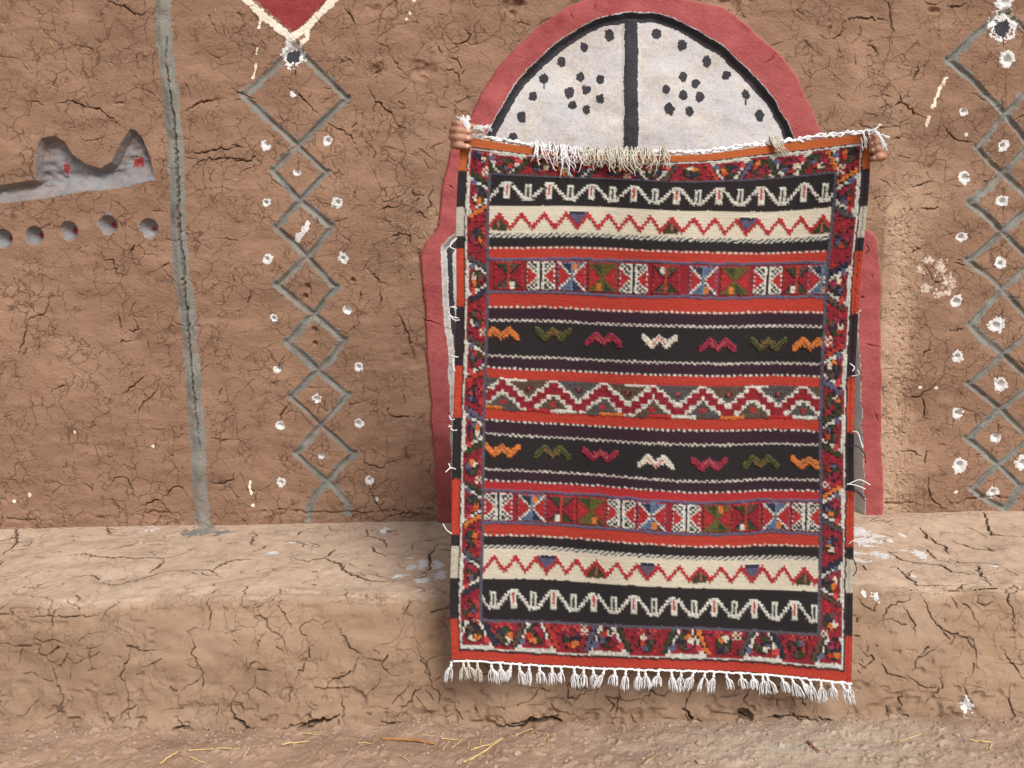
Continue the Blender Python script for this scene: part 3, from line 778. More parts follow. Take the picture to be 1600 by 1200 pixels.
def bl(z, s, ox, oy): return [bench_uv([ox + x * s for x, y in l], [oy + y * s for x, y in l]) for l in z]
t3 = 1 / 3.0
big = bl([[(450, 325), (540, 340), (640, 325), (740, 295), (880, 280), (990, 285), (1040, 305)], [(990, 285), (1090, 240), (1190, 235)], [(320, 215), (400, 205), (520, 225), (620, 235), (760, 220), (870, 195), (930, 175)],
          [(770, 225), (745, 265), (700, 290)], [(70, 60), (80, 130), (70, 150), (0, 190)], [(190, 410), (180, 490)], [(230, 690), (255, 780), (290, 870), (290, 900), (215, 940)],
          [(590, 545), (620, 610), (605, 680), (565, 770), (600, 860), (605, 960), (560, 1010)], [(870, 545), (910, 610), (905, 670), (955, 760), (930, 790), (850, 840)], [(430, 600), (415, 680), (425, 740)],
          [(970, 400), (985, 470), (978, 570)], [(1160, 350), (1130, 430), (1165, 465)], [(1165, 465), (1270, 420), (1335, 365)], [(1290, 420), (1340, 490), (1370, 560)], [(1450, 580), (1448, 680), (1390, 780), (1370, 820)],
          [(500, 70), (515, 100)], [(520, 190), (560, 180), (640, 155)], [(90, 490), (200, 485), (300, 490), (430, 490), (480, 475)], [(1190, 115), (1180, 160), (1200, 165)], [(1250, 560), (1210, 610), (1200, 680)]], t3, 0, 800)
big += bl([[(150, 220), (230, 240), (320, 215), (390, 235), (410, 265), (470, 290), (540, 310), (700, 320)], [(320, 215), (370, 170)], [(370, 510), (400, 580), (450, 640), (490, 665), (540, 660)],
           [(490, 665), (470, 730), (400, 770), (340, 800), (310, 880)], [(540, 680), (600, 720)], [(750, 610), (770, 690), (810, 760), (820, 800), (855, 850), (860, 900), (900, 950)],
           [(820, 795), (740, 840), (740, 870), (690, 920), (650, 970)], [(405, 840), (415, 920), (415, 1000)], [(850, 150), (810, 200), (815, 260), (770, 290)], [(520, 80), (520, 110), (600, 130), (620, 160)], [(540, 160), (560, 190), (610, 200)],
           [(830, 800), (880, 770)], [(920, 920), (980, 980)], [(1010, 880), (1040, 960)]], t3, 400, 800)
big += bl([[(600, 240), (650, 290), (700, 325), (780, 320), (880, 315)], [(680, 345), (725, 390), (760, 450), (790, 530), (860, 570), (930, 590), (965, 650), (965, 710), (1015, 770)], [(830, 545), (870, 580), (850, 630)],
           [(680, 365), (650, 415), (560, 440), (540, 500), (550, 560)], [(620, 430), (660, 480), (690, 530), (690, 600)], [(415, 380), (450, 440), (500, 465), (510, 400)], [(790, 630), (740, 660), (690, 690), (665, 750)],
           [(520, 680), (545, 750), (600, 765), (660, 790)], [(800, 730), (805, 820), (760, 860), (720, 900)], [(630, 830), (600, 930)], [(550, 890), (560, 980)], [(870, 120), (960, 155), (1040, 165), (1110, 170)],
           [(715, 65), (750, 110), (830, 145), (840, 180)], [(850, 200), (900, 220), (1090, 235)], [(980, 240), (1000, 290), (1040, 310)], [(1080, 320), (1140, 380), (1140, 440), (1165, 510), (1160, 590)], [(560, 170), (620, 210), (790, 230), (860, 265), (980, 280)],
           [(870, 380), (910, 470)], [(1010, 0), (1045, 90), (1180, 105)], [(1120, 790), (1110, 880), (1140, 950), (1190, 975)], [(900, 810), (930, 870), (955, 910)], [(1090, 640), (1130, 690), (1190, 790)], [(430, 645), (490, 690), (420, 730)], [(500, 600), (510, 660)]], t3, 1200, 800)
big += bl([[(110, 210), (180, 255), (220, 260)], [(270, 190), (280, 290), (330, 290), (450, 230)], [(280, 290), (250, 330)], [(540, 200), (535, 290), (520, 370), (490, 430)], [(930, 210), (890, 280), (865, 340), (880, 400), (930, 410), (1000, 465)],
           [(620, 190), (700, 260), (760, 280), (800, 240)], [(580, 360), (630, 430)], [(740, 200), (690, 260), (640, 310)], [(1200, 230), (1160, 300), (1190, 350)], [(1400, 250), (1400, 350)], [(1300, 270), (1330, 310)]], 0.3125, 800, 1000)
basel = bl([[(60, 1055), (200, 1035), (300, 1050), (430, 1060), (540, 1050), (600, 1030), (690, 1080), (740, 1080)], [(800, 1025), (880, 1010), (920, 1050), (980, 1020)], [(1080, 900), (1110, 970), (1150, 1000), (1200, 1040), (1280, 1055), (1360, 1025), (1490, 990)]], t3, 0, 800)
basel += bl([[(0, 1040), (120, 1020), (270, 985), (400, 950)], [(590, 985), (680, 1000), (750, 1015), (850, 1005), (900, 1000)], [(1160, 1000), (1250, 1000), (1420, 950)]], t3, 400, 800)
basel += bl([[(0, 420), (80, 400), (200, 385), (330, 450), (440, 450), (490, 425), (560, 430), (640, 460), (740, 450)], [(860, 340), (900, 400), (1000, 465), (1060, 470), (1110, 430)], [(1130, 370), (1200, 400)], [(1410, 370), (1500, 410), (1590, 420)]], 0.3125, 800, 1000)
basel += bl([[(230, 960), (330, 990), (480, 970)], [(620, 940), (680, 980), (740, 1030), (800, 1025), (850, 1000), (1000, 960)], [(0, 960), (120, 960), (200, 990)]], t3, 1200, 800)
rs = np.random.default_rng(5); occ = {}
for l in big + basel:
    for a, b in zip(l[:-1], l[1:]):
        for t in np.linspace(0, 1, 12):
            p = a + (b - a) * t; occ[(int(p[0] / 0.016), int(p[1] / 0.016))] = -1
segs = [(a, b, c, d, hw * (1.8 if b < 0.58 else 1.0), dp * (1.5 if b < 0.58 else 1.0)) for a, b, c, d, hw, dp in trace(rs, big, 0.0013, 0.010, 0.0024)]
segs = segs + trace(rs, basel, 0.0032, 0.016, 0.003)
segs += grow(rs, 620, (-WX + .01, WX - .01, 0.05, BL - 0.06), (0.02, 0.12), (0.0010, 0.0021), 0.008, lambda x, y: 1.0 if y > 0.6 else 0.55, 1.3, occ, 0.014)
U, V = np.meshgrid(B.u, B.v)
# crumbling foot and worn front edge
foot = np.clip((V - (BL - 0.20)) / 0.12, 0, 1)
B.D -= (0.016 * foot * np.clip(vnoise(U / 0.045, V / 0.03, 61) * 0.8 + 0.5 * vnoise(U / 0.016, V / 0.013, 62) - 0.15, 0, 1)).astype(np.float32)
vedge = bench_uv([800], [940])[0, 1]
edge = np.exp(-((V - vedge) / 0.05) ** 2)
B.D -= (0.010 * edge * np.clip(vnoise(U / 0.09, V / 0.03, 63) * 0.9 + 0.5 * vnoise(U / 0.02, V / 0.014, 64) - 0.25, 0, 1)).astype(np.float32)
B.D -= (0.006 * np.clip((V - 0.60) / 0.05, 0, 1) * np.clip(1.6 * vnoise(U / 0.03, V / 0.022, 68) + 0.5 * vnoise(U / 0.009, V / 0.009, 69) - 1.0, 0, 1)).astype(np.float32)
# the broken lip left of the rug, the hole below it
def notch(poly, depth, soft):
    p = bench_uv([a for a, b in poly], [b for a, b in poly]); w = B.win(p[:, 0].min() - .02, p[:, 0].max() + .02, p[:, 1].min() - .02, p[:, 1].max() + .02)
    u, v = B.verts(w); s_ = -signed(u, v, p) + 0.004 * vnoise(u / 0.012, v / 0.012, 65)
    B.det(w)[...] -= (depth * np.clip(s_ / soft, 0, 1)).astype(np.float32)
notch([(540, 930), (548, 922), (600, 932), (640, 930), (646, 942), (600, 946), (545, 944)], 0.012, 0.006)
notch([(1152, 1110), (1165, 1105), (1180, 1118), (1176, 1128), (1156, 1126)], 0.03, 0.006)
notch([(1450, 1120), (1500, 1108), (1520, 1140), (1500, 1160), (1450, 1150)], 0.010, 0.02)
for p, r, d in (((1500, 1098), 0.016, 0.014), ((560, 1090), 0.05, 0.008), ((380, 1070), 0.06, 0.007)): B.dent(bench_uv([p[0]], [p[1]])[0], r, d)
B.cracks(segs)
crk_ = B.attr['crack_dark']; dl = crk_.copy()                  # on the trodden top the dark colour also spreads to the lips of the cracks
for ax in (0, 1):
    for sh_ in (1, -1): dl = np.maximum(dl, np.roll(crk_, sh_, ax))
B.attr['crack_dark'] = np.where(V < 0.60, np.clip(dl * 1.3, 0, 1), crk_)
BN = 'bench'
def bblob(k, x, y, r, st=(1, 1), rag=0.9):
    B.blob(k, bench_uv([x], [y])[0], r * 0.00185, rag, 0, st)
k = B.new('grey_splash', GREY, BN, 'grey limewash spilt at the foot of the rib')
bblob(k, 316, 828, 12, (1.6, 2.2), 1.0); bblob(k, 300, 834, 10, (2, 2), 1.4); bblob(k, 345, 832, 8, (2, 1.5), 1.5)
k = B.new('grey_splash', FAINT, BN); bblob(k, 230, 826, 11, (1.6, 1.8), 0.8)
for x, y, r, st in ((600, 828, 6, (1, 2)), (642, 884, 6, (1.3, 2.4)), (660, 882, 7, (1.3, 2.2)), (683, 882, 6, (1.4, 2)), (660, 905, 6, (1.6, 1.6)), (688, 898, 6, (1.3, 2.5)), (625, 897, 4, (2, 1.4)), (640, 871, 3, (2, 1)),
                    (426, 866, 6, (1.6, 1.8)), (1375, 864, 7, (1.8, 2)), (1437, 861, 7, (1, 2.5)), (1410, 834, 4, (1, 2)), (1412, 855, 3, (2, 1)), (1426, 894, 3, (1.5, 1.5)), (1370, 932, 4, (1, 1.5)), (1350, 924, 3, (1, 2)), (1508, 1102, 7, (0.8, 1.5)), (1555, 881, 3, (1.5, 1.5)), (455, 848, 3, (2, 1)), (490, 862, 2.5, (1.5, 1))):
    k = B.new('white_splash', WHITE, BN); bblob(k, x, y, r, st, 1.0)
k = B.new('white_splash', WHITE, BN, 'white limewash spilt on the bench below the door jamb')
for x, y, r, st in ((1342, 830, 9, (1.2, 2.5)), (1352, 842, 9, (2, 1.6)), (1372, 836, 5, (2, 1.5)), (1340, 860, 6, (1.6, 1.4)), (1390, 842, 3, (1.5, 2)), (1345, 874, 7, (1.5, 1.3)), (1362, 850, 5, (2.5, 1.2))):
    bblob(k, x, y, r, st, 1.3)
pale = np.clip((vedge + 0.01 + 0.02 * vnoise(U / 0.1, V / 0.1, 66) - V) / 0.05, 0, 1) * 0.95 + 0.3 * np.clip(vnoise(U / 0.2, V / 0.12, 67), 0, 1) * (V > vedge)  # top made paler: dust, plus the light falling on it put into colour
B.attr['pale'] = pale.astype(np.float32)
res = B.build(bench_base, None, bench_h, None)
mp, mq = margin_grid(us, np.linspace(0, BL, 24), bench_base, bench_h, lambda a, b: np.abs(a) < WX - 0.02, 0.0015)
v0, f0, n0, at0 = res.pop(0)
Pm, Nm = bench_base(*np.meshgrid(us, np.linspace(0, BL, 24)))
fix = lambda q, P, N: q if np.dot(np.cross(P[q[0, 1]] - P[q[0, 0]], P[q[0, 3]] - P[q[0, 0]]), N[q[0, 0]]) > 0 else q[:, ::-1]
mq = fix(mq, mp, Nm.reshape(-1, 3))
me = quad_mesh('earth_bench', np.vstack([v0, mp]), np.vstack([f0, mq + len(v0)]), np.vstack([n0, Nm.reshape(-1, 3)]), {a_: np.concatenate([at0[a_], np.full(len(mp), .4 if a_ == 'pale' else 0)]) for a_ in ('pale', 'crack_dark')}, BENCH)
bench = link('earth_bench', me, None, 'low cracked mud bench along the foot of the wall', 'bench')
for k in sorted(res):
    v, f, n, at = res[k]; name, mat, par, label = B.info[k]
    link(name, quad_mesh(name, v, f, n, None, mat), bench, label)

# ------------------------------------------------------------------ ground
def ground_base(U, V):
    P = np.stack([U, V, 0 * U], -1); N = np.zeros_like(P); N[..., 2] = 1; return P, N
def ground_h(u, v):
    near = np.clip((v + 0.80) / 0.12, 0, 1)
    return (0.006 * vnoise(u / 0.3, v / 0.2, 71) + 0.005 * vnoise(u / 0.09, v / 0.08, 72) + 0.0028 * vnoise(u / 0.035, v / 0.035, 73) + 0.0014 * vnoise(u / 0.014, v / 0.014, 74)
            + near * (-0.006 + 0.014 * vnoise(u / 0.12, v / 0.08, 75))).astype(np.float32)
G = Sheet(-WX, WX, -1.0, -0.6, 0.006, 2)
U, V = np.meshgrid(G.u, G.v)
G.D += (0.009 * np.clip(vnoise(U / 0.02, V / 0.02, 81) * 0.8 + 0.5 * vnoise(U / 0.009, V / 0.009, 82) - 0.35, 0, 1)).astype(np.float32)
gp = at_z(np.array([1270.0]), np.array([1165.0]), 0.0)[0]
G.attr['pale'] = (0.85 * np.exp(-((U - gp[0]) / 0.38) ** 2 - ((V - gp[1]) / 0.16) ** 2)).astype(np.float32)
G.D[0, :] = 0; G.D[:, 0] = 0; G.D[:, -1] = 0
res = G.build(ground_base, None, ground_h, None)
v0, f0, n0, at0 = res[0]
gu = np.unique(np.round(np.concatenate([np.linspace(-60, -5, 12), np.arange(-5, 5.01, 0.1), np.linspace(5, 60, 12), [-WX + .01, WX - .01]]), 4))
gv = np.unique(np.round(np.concatenate([np.linspace(-60, -5, 12), np.arange(-5, -0.55, 0.1), [-0.99]]), 4))
mp, mq = margin_grid(gu, gv, ground_base, ground_h, lambda a, b: (np.abs(a) < WX - 0.01) & (b > -0.99), 0.004)
mn = np.zeros_like(mp); mn[:, 2] = 1; mq = fix(mq, mp, mn)
me = quad_mesh('ground', np.vstack([v0, mp]), np.vstack([f0, mq + len(v0)]), np.vstack([n0, mn]), {'pale': np.concatenate([at0['pale'], np.zeros(len(mp))])}, SOIL)
ground = link('ground', me, None, kind='structure')
def ground_z(x, y): return float(ground_h(np.array([x]), np.array([y]))[0])

# ------------------------------------------------------------------ rug
NX, NY = 440, 570
RW, RH = 628.0, 812.0                        # rug size in units of about one photograph pixel
S, T = np.meshgrid(np.linspace(0, 1, NX + 1), np.linspace(0, 1, NY + 1))
X, Y = S * RW, T * RH
rows_t = np.array([0, 51, 261, 436, 616, 751, 812]) / 812.0
xl = np.array([722, 717, 712, 708, 705, 704, 705.0]); xr = np.array([1361, 1359, 1341, 1335, 1333, 1333, 1331.0])
row_pts = [[(722, 213), (760, 219), (840, 231), (900, 240), (1000, 243), (1100, 240), (1200, 227), (1300, 216), (1361, 210)],
           [(717, 268), (765, 270), (900, 277), (1040, 283), (1100, 283), (1200, 278), (1300, 269), (1359, 264)],
           [(712, 478), (765, 480), (900, 482), (1040, 487), (1120, 489), (1200, 487), (1290, 487), (1341, 488)],
           [(708, 653), (765, 655), (900, 662), (1040, 671), (1130, 673), (1200, 671), (1280, 673), (1335, 674)],
           [(705, 834), (765, 835), (830, 836), (900, 840), (1040, 851), (1130, 853), (1200, 850), (1280, 852), (1333, 853)],
           [(704, 967), (765, 969), (900, 973), (1040, 980), (1130, 983), (1200, 987), (1280, 991), (1333, 993)],
           [(705, 1030), (760, 1031), (837, 1036), (900, 1039), (1038, 1044), (1120, 1047), (1197, 1053), (1280, 1060), (1331, 1064)]]
sg_ = np.linspace(0, 1, NX + 1); rowy = []
for i, rp in enumerate(row_pts):
    rp = np.array(rp, float); c = smooth_line(rp, 6)
    rowy.append(np.interp(sg_, (c[:, 0] - xl[i]) / (xr[i] - xl[i]), c[:, 1]))
rowy = np.array(rowy)
def along_t(vals):                           # smooth interpolation down the rug
    tt = np.linspace(0, 1, NY + 1); k = np.clip(np.searchsorted(rows_t, tt, 'right') - 1, 0, len(rows_t) - 2)
    a = (tt - rows_t[k]) / (rows_t[k + 1] - rows_t[k]); m = np.gradient(vals, rows_t, axis=0); h = rows_t[k + 1] - rows_t[k]
    sh = (slice(None),) + (None,) * (vals.ndim - 1); a = a[sh]; h = h[sh]
    return ((1 + 2 * a) * (1 - a) ** 2 * vals[k] + a * (1 - a) ** 2 * h * m[k] + a * a * (3 - 2 * a) * vals[k + 1] + a * a * (a - 1) * h * m[k + 1])
PYr = along_t(rowy); XL = along_t(xl)[:, None]; XR = along_t(xr)[:, None]
PXr = XL + (XR - XL) * S + 1.2 * vnoise(T * 9, 0 * T, 90) * (S < .5) + 1.2 * vnoise(T * 9, 0 * T, 91) * (S > .5)
PYr = PYr + 1.6 * vnoise(S * 5.0, T * 6.0, 92)
# hanging depth: held by the corners, soft upright folds that fade downwards, hem close to the bench
RY = -0.748 + 0.016 * np.sin(2 * np.pi * (1.35 * S + 0.10)) * (1 - 0.6 * T) + 0.009 * np.sin(2 * np.pi * (2.3 * S + 0.4 + 0.3 * T)) \
     + 0.018 * (1 - T) ** 2 * (1 - (2 * S - 1) ** 2) + 0.005 * vnoise(S * 4, T * 5, 93) + 0.004 * vnoise(S * 9, T * 11, 94) - 0.010 * T

C = {k: np.array(srgb(*v)[:3]) for k, v in dict(
    black=(34, 32, 34), purple=(50, 27, 42), plum=(84, 28, 46), orange=(192, 56, 38), red=(184, 38, 42), cream=(230, 217, 192), crimson=(150, 28, 44), tan=(222, 122, 44),
    white=(222, 219, 204), blue=(92, 108, 138), navy=(44, 46, 70), green=(56, 66, 38), olive=(98, 92, 36), magenta=(166, 44, 82), brown=(134, 88, 62),
    grey=(84, 78, 76), dkbrown=(96, 72, 58), slate=(96, 92, 118), steel=(104, 128, 148), dark=(42, 26, 34), coral=(206, 72, 70), rose=(176, 92, 84)).items()}
col = np.zeros(X.shape + (3,)); pile = np.zeros(X.shape); region = np.zeros(X.shape, int)
KN = 3.7
jx = 0.6 * vnoise(X / 3, Y / 3, 95)
X0_, Y0_ = X, Y
Xk = X + 0.6 * vnoise(X / 7, Y / 6, 101) + 0.35 * vnoise(X / 2.5, Y / 2.5, 103); Yk = Y + 0.6 * vnoise(X / 6, Y / 7, 102) + 0.35 * vnoise(X / 2.5, Y / 2.5, 104)
X, Y = Xk, Yk
Xq = (np.floor(X / KN) + 0.5) * KN; Yq = (np.floor(Y / KN) + 0.5) * KN
kid = (np.floor(X / KN) * 7919 + np.floor(Y / KN) * 104729).astype(np.int64)
def rnd(seed): 
    n = (kid * 2654435761 + seed * 97531) & 0xffffffff; n = ((n ^ (n >> 15)) * 2246822519) & 0xffffffff
    return ((n >> 8) & 0xffff) / 65535.0
R1, R2 = rnd(1), rnd(2)
chk = ((np.floor(X / KN) + np.floor(Y / KN)) % 2) == 0
motifs = {}
def motif(m, name, cy):
    k = 100 + len(motifs); motifs[k] = (name, cy); region[m] = k
def put(m, c, p=0.0):
    col[m] = C[c] if isinstance(c, str) else c
    pile[m] = p

bands = [(-1, 53, 'orange'), (53, 103, 'black'), (103, 149, 'cream'), (149, 169, 'black'), (169, 185, 'orange'), (185, 240, 'tile'), (240, 261, 'orange'), (261, 281, 'purple'),
         (281, 338, 'black'), (338, 355, 'purple'), (355, 370, 'orange'), (370, 420, 'zigzag'), (420, 437, 'orange'), (437, 457, 'purple'), (457, 513, 'black'), (513, 530, 'purple'),
         (530, 545, 'red'), (545, 599, 'tile'), (599, 617, 'orange'), (617, 635, 'black'), (635, 687, 'cream'), (687, 751, 'black'), (751, 813, 'orange')]
NAMES = {'orange': 'orange_stripe', 'black': 'black_stripe', 'cream': 'cream_stripe', 'purple': 'purple_stripe', 'red': 'red_stripe', 'tile': 'star_motif_stripe', 'zigzag': 'zigzag_stripe'}
for i, (a, b, c) in enumerate(bands):
    m = (Y >= a) & (Y < b); put(m, {'tile': 'crimson', 'zigzag': 'crimson'}.get(c, c)); region[m] = 10 + i
# selvedge keeps the plain stripes
sel = (X < 0.020 * RW) | (X > 0.982 * RW) | (Y < 0.015 * RH) | (Y > 0.984 * RH)
selc = [(0, 50, (206, 104, 44)), (50, 105, (44, 38, 44)), (105, 150, (204, 196, 176)), (150, 170, (40, 36, 40)), (170, 262, (200, 66, 40)), (262, 355, (46, 34, 42)), (355, 437, (200, 66, 40)), (437, 530, (42, 36, 40)),
        (530, 617, (200, 62, 40)), (617, 636, (40, 36, 40)), (636, 687, (208, 198, 176)), (687, 751, (40, 37, 40)), (751, 813, (196, 60, 40))]
sel_col = np.zeros(X.shape + (3,))
for a, b, c in selc: sel_col[(Y >= a) & (Y < b)] = srgb(*c)[:3]
sel_col[(Y < 0.015 * RH)] = srgb(206, 104, 44)[:3]; sel_col[Y > 0.984 * RH] = srgb(198, 60, 40)[:3]

# dashed weft lines
def dash(y, under, double=False, alt='white'):
    m = (Y >= y - (0.8 if double else 1.3)) & (Y < y + (1.1 if double else 1.4)); put(m, under); on = ((X + 2 * vnoise(X / 20, Y * 0 + y, 3)) % 8.4) < 4.6
    put(m & on, alt, 0.25)
    if double:
        m = (Y >= y + 1.1) & (Y < y + 3.0); put(m, under); on = ((X + 4.2 + 2 * vnoise(X / 20, Y * 0 + y, 3)) % 8.4) < 4.6; put(m & on, alt, 0.25)
for y, u in ((169, 'orange'), (261, 'orange'), (355, 'purple'), (437, 'purple'), (530, 'purple'), (617, 'orange')): dash(y, u)
for y in (281, 336, 457, 512): dash(y, 'plum', True)
for y0, top, bot in ((149, 'cream', 'black'), (636, 'black', 'cream')):
    m = (Y >= y0 - 2.5) & (Y < y0 + 3.5); on = ((X + 1.6 * Y + 3 * vnoise(X / 14, Y * 0 + y0, 8)) % 9) < 4.5
    put(m & on, 'black'); put(m & ~on, 'white')

# candelabra waves on the outer black stripes
def candel(top, period, x0, h=26.0):
    ph = ((Xq - x0) / period) % 1.0; dp = np.minimum(ph, 1 - ph) * period; half = period / 2
    yc = top + np.clip((dp - 5) / (half - 11), 0, 1) * h
    inb = (Y > top - 8) & (Y < top + h + 9)
    put(inb & (np.abs(Y - yc) < np.where((dp > 5) & (dp < half - 6), 4.3, 3.0)) & (R1 < .97), 'white', 1)
    d2 = half - dp
    dp = np.abs(((X - x0) / period + .5) % 1.0 - .5) * period; d2 = half - dp
    put(inb & (dp < 5.0) & (Yq > top) & (Yq < top + 25), 'white', 1); put(inb & (dp < 1.7) & (Yq > top + 1) & (Yq < top + 20), 'coral', .9)
    put(inb & (d2 < 5.0) & (Yq > top + 1) & (Yq < top + h), 'white', 1); put(inb & (d2 < 1.7) & (Yq > top + 4) & (Yq < top + h - 3), 'green', .9)
candel(66, 64.6, 76); candel(706, 62.6, 99)

# red zigzags on the cream stripes
def zigzag(yp, yv, xs, phs, greens, blues):
    g = np.gradient(phs, xs); P = np.interp(Xq, xs, phs)
    P = np.where(Xq < xs[0], phs[0] + (Xq - xs[0]) / 33.0, P); P = np.where(Xq > xs[-1], phs[-1] + (Xq - xs[-1]) / 33.0, P)
    fr = P % 1.0; tri_ = np.minimum(fr, 1 - fr) * 2; yc = yp + (yv - yp) * tri_
    inb = (Y > yp - 6) & (Y < yv + 6)
    put(inb & (np.abs(Y - yc - 0 * Yq) < 4.6), 'coral', .5); col[inb & (np.abs(Y - yc) < 4.6)] = C['red'] * 1.05
    for c in greens:
        d = np.abs(Xq - c); put(inb & (d < 17) & (np.abs(Y - (yp + 1 + d * 1.15)) < 4.2) & (Y < yv + 3), 'red', .5)
        put(inb & (d < 12) & (Y > yp + 5 + d * 1.15) & (Y < yv + 3), 'green', .8)
        put(inb & (d < 2.2) & (Y > yp + 9) & (Y < yv), 'rose', .8)
    for c in blues:
        d = np.abs(Xq - c); put(inb & (d < 17) & (np.abs(Y - (yv - 1 - d * 1.15)) < 4.2) & (Y > yp - 3), 'red', .5)
        put(inb & (d < 12) & (Y < yv - 5 - d * 1.15) & (Y > yp - 4), 'slate', .8); put(inb & (d < 11) & (Y < yp + 1) & (Y > yp - 4), 'navy', .8)
zigzag(116, 138, [66, 186, 330, 445, 561], [0, 3.5, 8, 11.5, 15], [66, 330, 561], [186, 445])
zigzag(652, 675, [150, 227, 307, 389, 470, 552], [0.5, 3, 5.5, 8, 10.5, 13], [227, 389, 552], [150, 307, 470])

# star tiles
SCH = {'r': ('orange', 'dark', 'green', 'dkbrown', 'white'), 'w': ('white', 'black', 'green', 'slate', 'cream'), 'b': ('steel', 'white', 'navy', 'blue', 'tan'),
       'g': ('olive', 'olive', 'green', 'olive', 'tan'), 'o': ('rose', 'black', 'slate', 'rose', 'white')}
def tile(cx, cy, s, seed):
    main, diag, fa, fb, acc = SCH[s]
    kx = np.floor((X - cx) / 3.6 + 0.5); ky = np.floor((Y - cy) / 3.6 + 0.5); dx, dy = kx * 3.6, ky * 3.6
    a, b = np.abs(dx), np.abs(dy); m = (np.abs(X - cx) < 22) & (np.abs(Y - cy) < 22)
    ck = ((kx + ky) % 2) == 0
    motif(m, 'star_motif', cy); put(m, 'crimson', .8)
    q = (dx > 0) == (dy > 0); v = m & (b >= a)
    put(v & q, fa, .9); put(v & ~q, fb, .9)
    put(v & (b > 10) & (a < 8) & (dx * (1 if seed % 2 else -1) > 0) & (dy * (1 if seed % 3 else -1) > 0), acc, .9)
    put(m & (b > 18) & (a > 3), main, 1.0); put(m & (b > 18) & ck & (s != 'w'), 'crimson', .8)
    put(m & (np.abs(a - b) < 2), diag, .9); put(m & (np.abs(a - b) < 6) & (np.abs(a - b) > 2) & (ck | (s == 'w')), main, 1.0)
    if s == 'w': put(m & (np.abs(a - b) > 6) & (np.abs(a - b) < 8) & ck, 'black', .8)
    put(m & (a > b + 6) & (a > 18) & ck, main, 1)
    put(m & (a > b + 7) & (a < 19), 'red' if s != 'r' else 'crimson', .8)
    put(m & (a < 2), 'black' if s == 'w' else main, 1)
    if s == 'w': put(m & (a > 2) & (a < 5), 'white', 1)
    if s == 'b': put(m & (a < 2), 'steel', 1)
for k, (x, s) in enumerate(zip((81, 131, 179, 227, 275, 326, 384, 433, 484, 529, 568), 'rwbgwrbgwrb')): tile(x, 212.5, s, k + 1)
for k, (x, s) in enumerate(zip((73, 125, 171, 218, 265, 312, 366, 414, 459, 506, 553), 'wbrgwbwgrbw')): tile(x, 572, s, k + 2)
region_t = region
for y in (186, 238, 546, 597):
    m = np.abs(Y - y - 1.2 * vnoise(X / 12, Y * 0 + y, 4)) < 2.3; put(m, 'slate', .5)

# butterflies on the inner black stripes
def butterfly(cx, cy, up, c1, c2, c3):
    kx = np.floor((X - cx) / 3.4 + 0.5) * 3.4; ky = np.floor((Y - cy) / 3.0 + 0.5) * 3.0 * (1 if up else -1)
    m = (np.abs(X - cx) < 29) & (np.abs(Y - cy) < 16)
    zc_ = np.interp(np.abs(kx), [0, 12.5, 26], [-4.5, 4.5, -6.5]); th_ = np.interp(np.abs(kx), [0, 20, 28], [6.3, 6.3, 4.2]); hi_ = zc_ - th_; lo_ = zc_ + th_
    inw = m & (ky > hi_) & (ky < lo_) & (np.abs(kx) < 28); motif(inw, 'butterfly_motif', cy); ed_ = np.minimum(ky - hi_, lo_ - ky)
    put(inw, c1, 1); put(inw & (ed_ > 3.0), c2, 1)
    put(inw & (ed_ > 4.5) & ((np.round(kx / 3.4) + np.round(ky / 3.0)) % 2 == 0), c3, 1)
BF = {'o': ('tan', 'tan', 'brown'), 'g': ('olive', 'green', 'brown'), 'm': ('magenta', 'crimson', 'rose'), 'w': ('white', 'cream', 'coral')}
for x, y, s, u in ((71, 303, 'o', 0), (152, 302, 'g', 1), (231, 306, 'm', 0), (319, 306, 'w', 1), (411, 309, 'm', 0), (490, 309, 'g', 1), (556, 309, 'o', 0),
                   (77, 483, 'o', 1), (156, 481, 'g', 0), (231, 482, 'm', 1), (318, 486, 'w', 0), (402, 487, 'm', 1), (482, 486, 'g', 0), (558, 486, 'o', 1)):
    butterfly(x, y, bool(u), *BF[s])

# broad central zigzag
m0 = (Y >= 371) & (Y < 420); ph = ((Xq - 116) / 78.5) % 1.0; dp = np.minimum(ph, 1 - ph) * 78.5
yc = 412 - np.clip(dp / 39.25, 0, 1) * 32; dd = Yq - yc
put(m0, 'grey', .8)
ti = np.floor((Xq - 116) / 78.5); tj = np.floor((Xq - 116) / 78.5 + .5)
put(m0 & (dd < 0) & (tj % 2 == 0), 'dkbrown', .8); put(m0 & (dd > 0) & (ti % 2 == 0), 'dkbrown', .8)
put(m0 & (R1 > .9), 'grey', .7)
put(m0 & (np.abs(dd) < 12), 'crimson', 1)
put(m0 & (np.abs(dd) < 13.5) & (np.abs(dd) > 9.5), 'white', 1); put(m0 & (np.abs(dd) <= 9.5) & (np.abs(dd) > 6) & (np.floor(Y / KN) % 2 == 0), 'white', .9)
put(m0 & (dd > 0) & (np.hypot(dp - 39.25, (Yq - 408) * 1.2) < 5), 'red', .9); put(m0 & (dd < 0) & (np.hypot(dp, (Yq - 384) * 1.2) < 5), 'dark', .9)
put(m0 & (dd < 0) & (np.hypot(dp, (Yq - 384) * 1.2) < 2.6), 'coral', .9)
hx = np.floor(X / 38) % 5; put(m0 & (Yq > 415) & (hx == 1), 'tan', .8); put(m0 & (Yq > 415) & (hx == 3), 'red', .8); put(m0 & (Yq > 415) & (hx == 4), 'white', .8); put(m0 & (Yq < 374) & (hx == 2), 'white', .8)

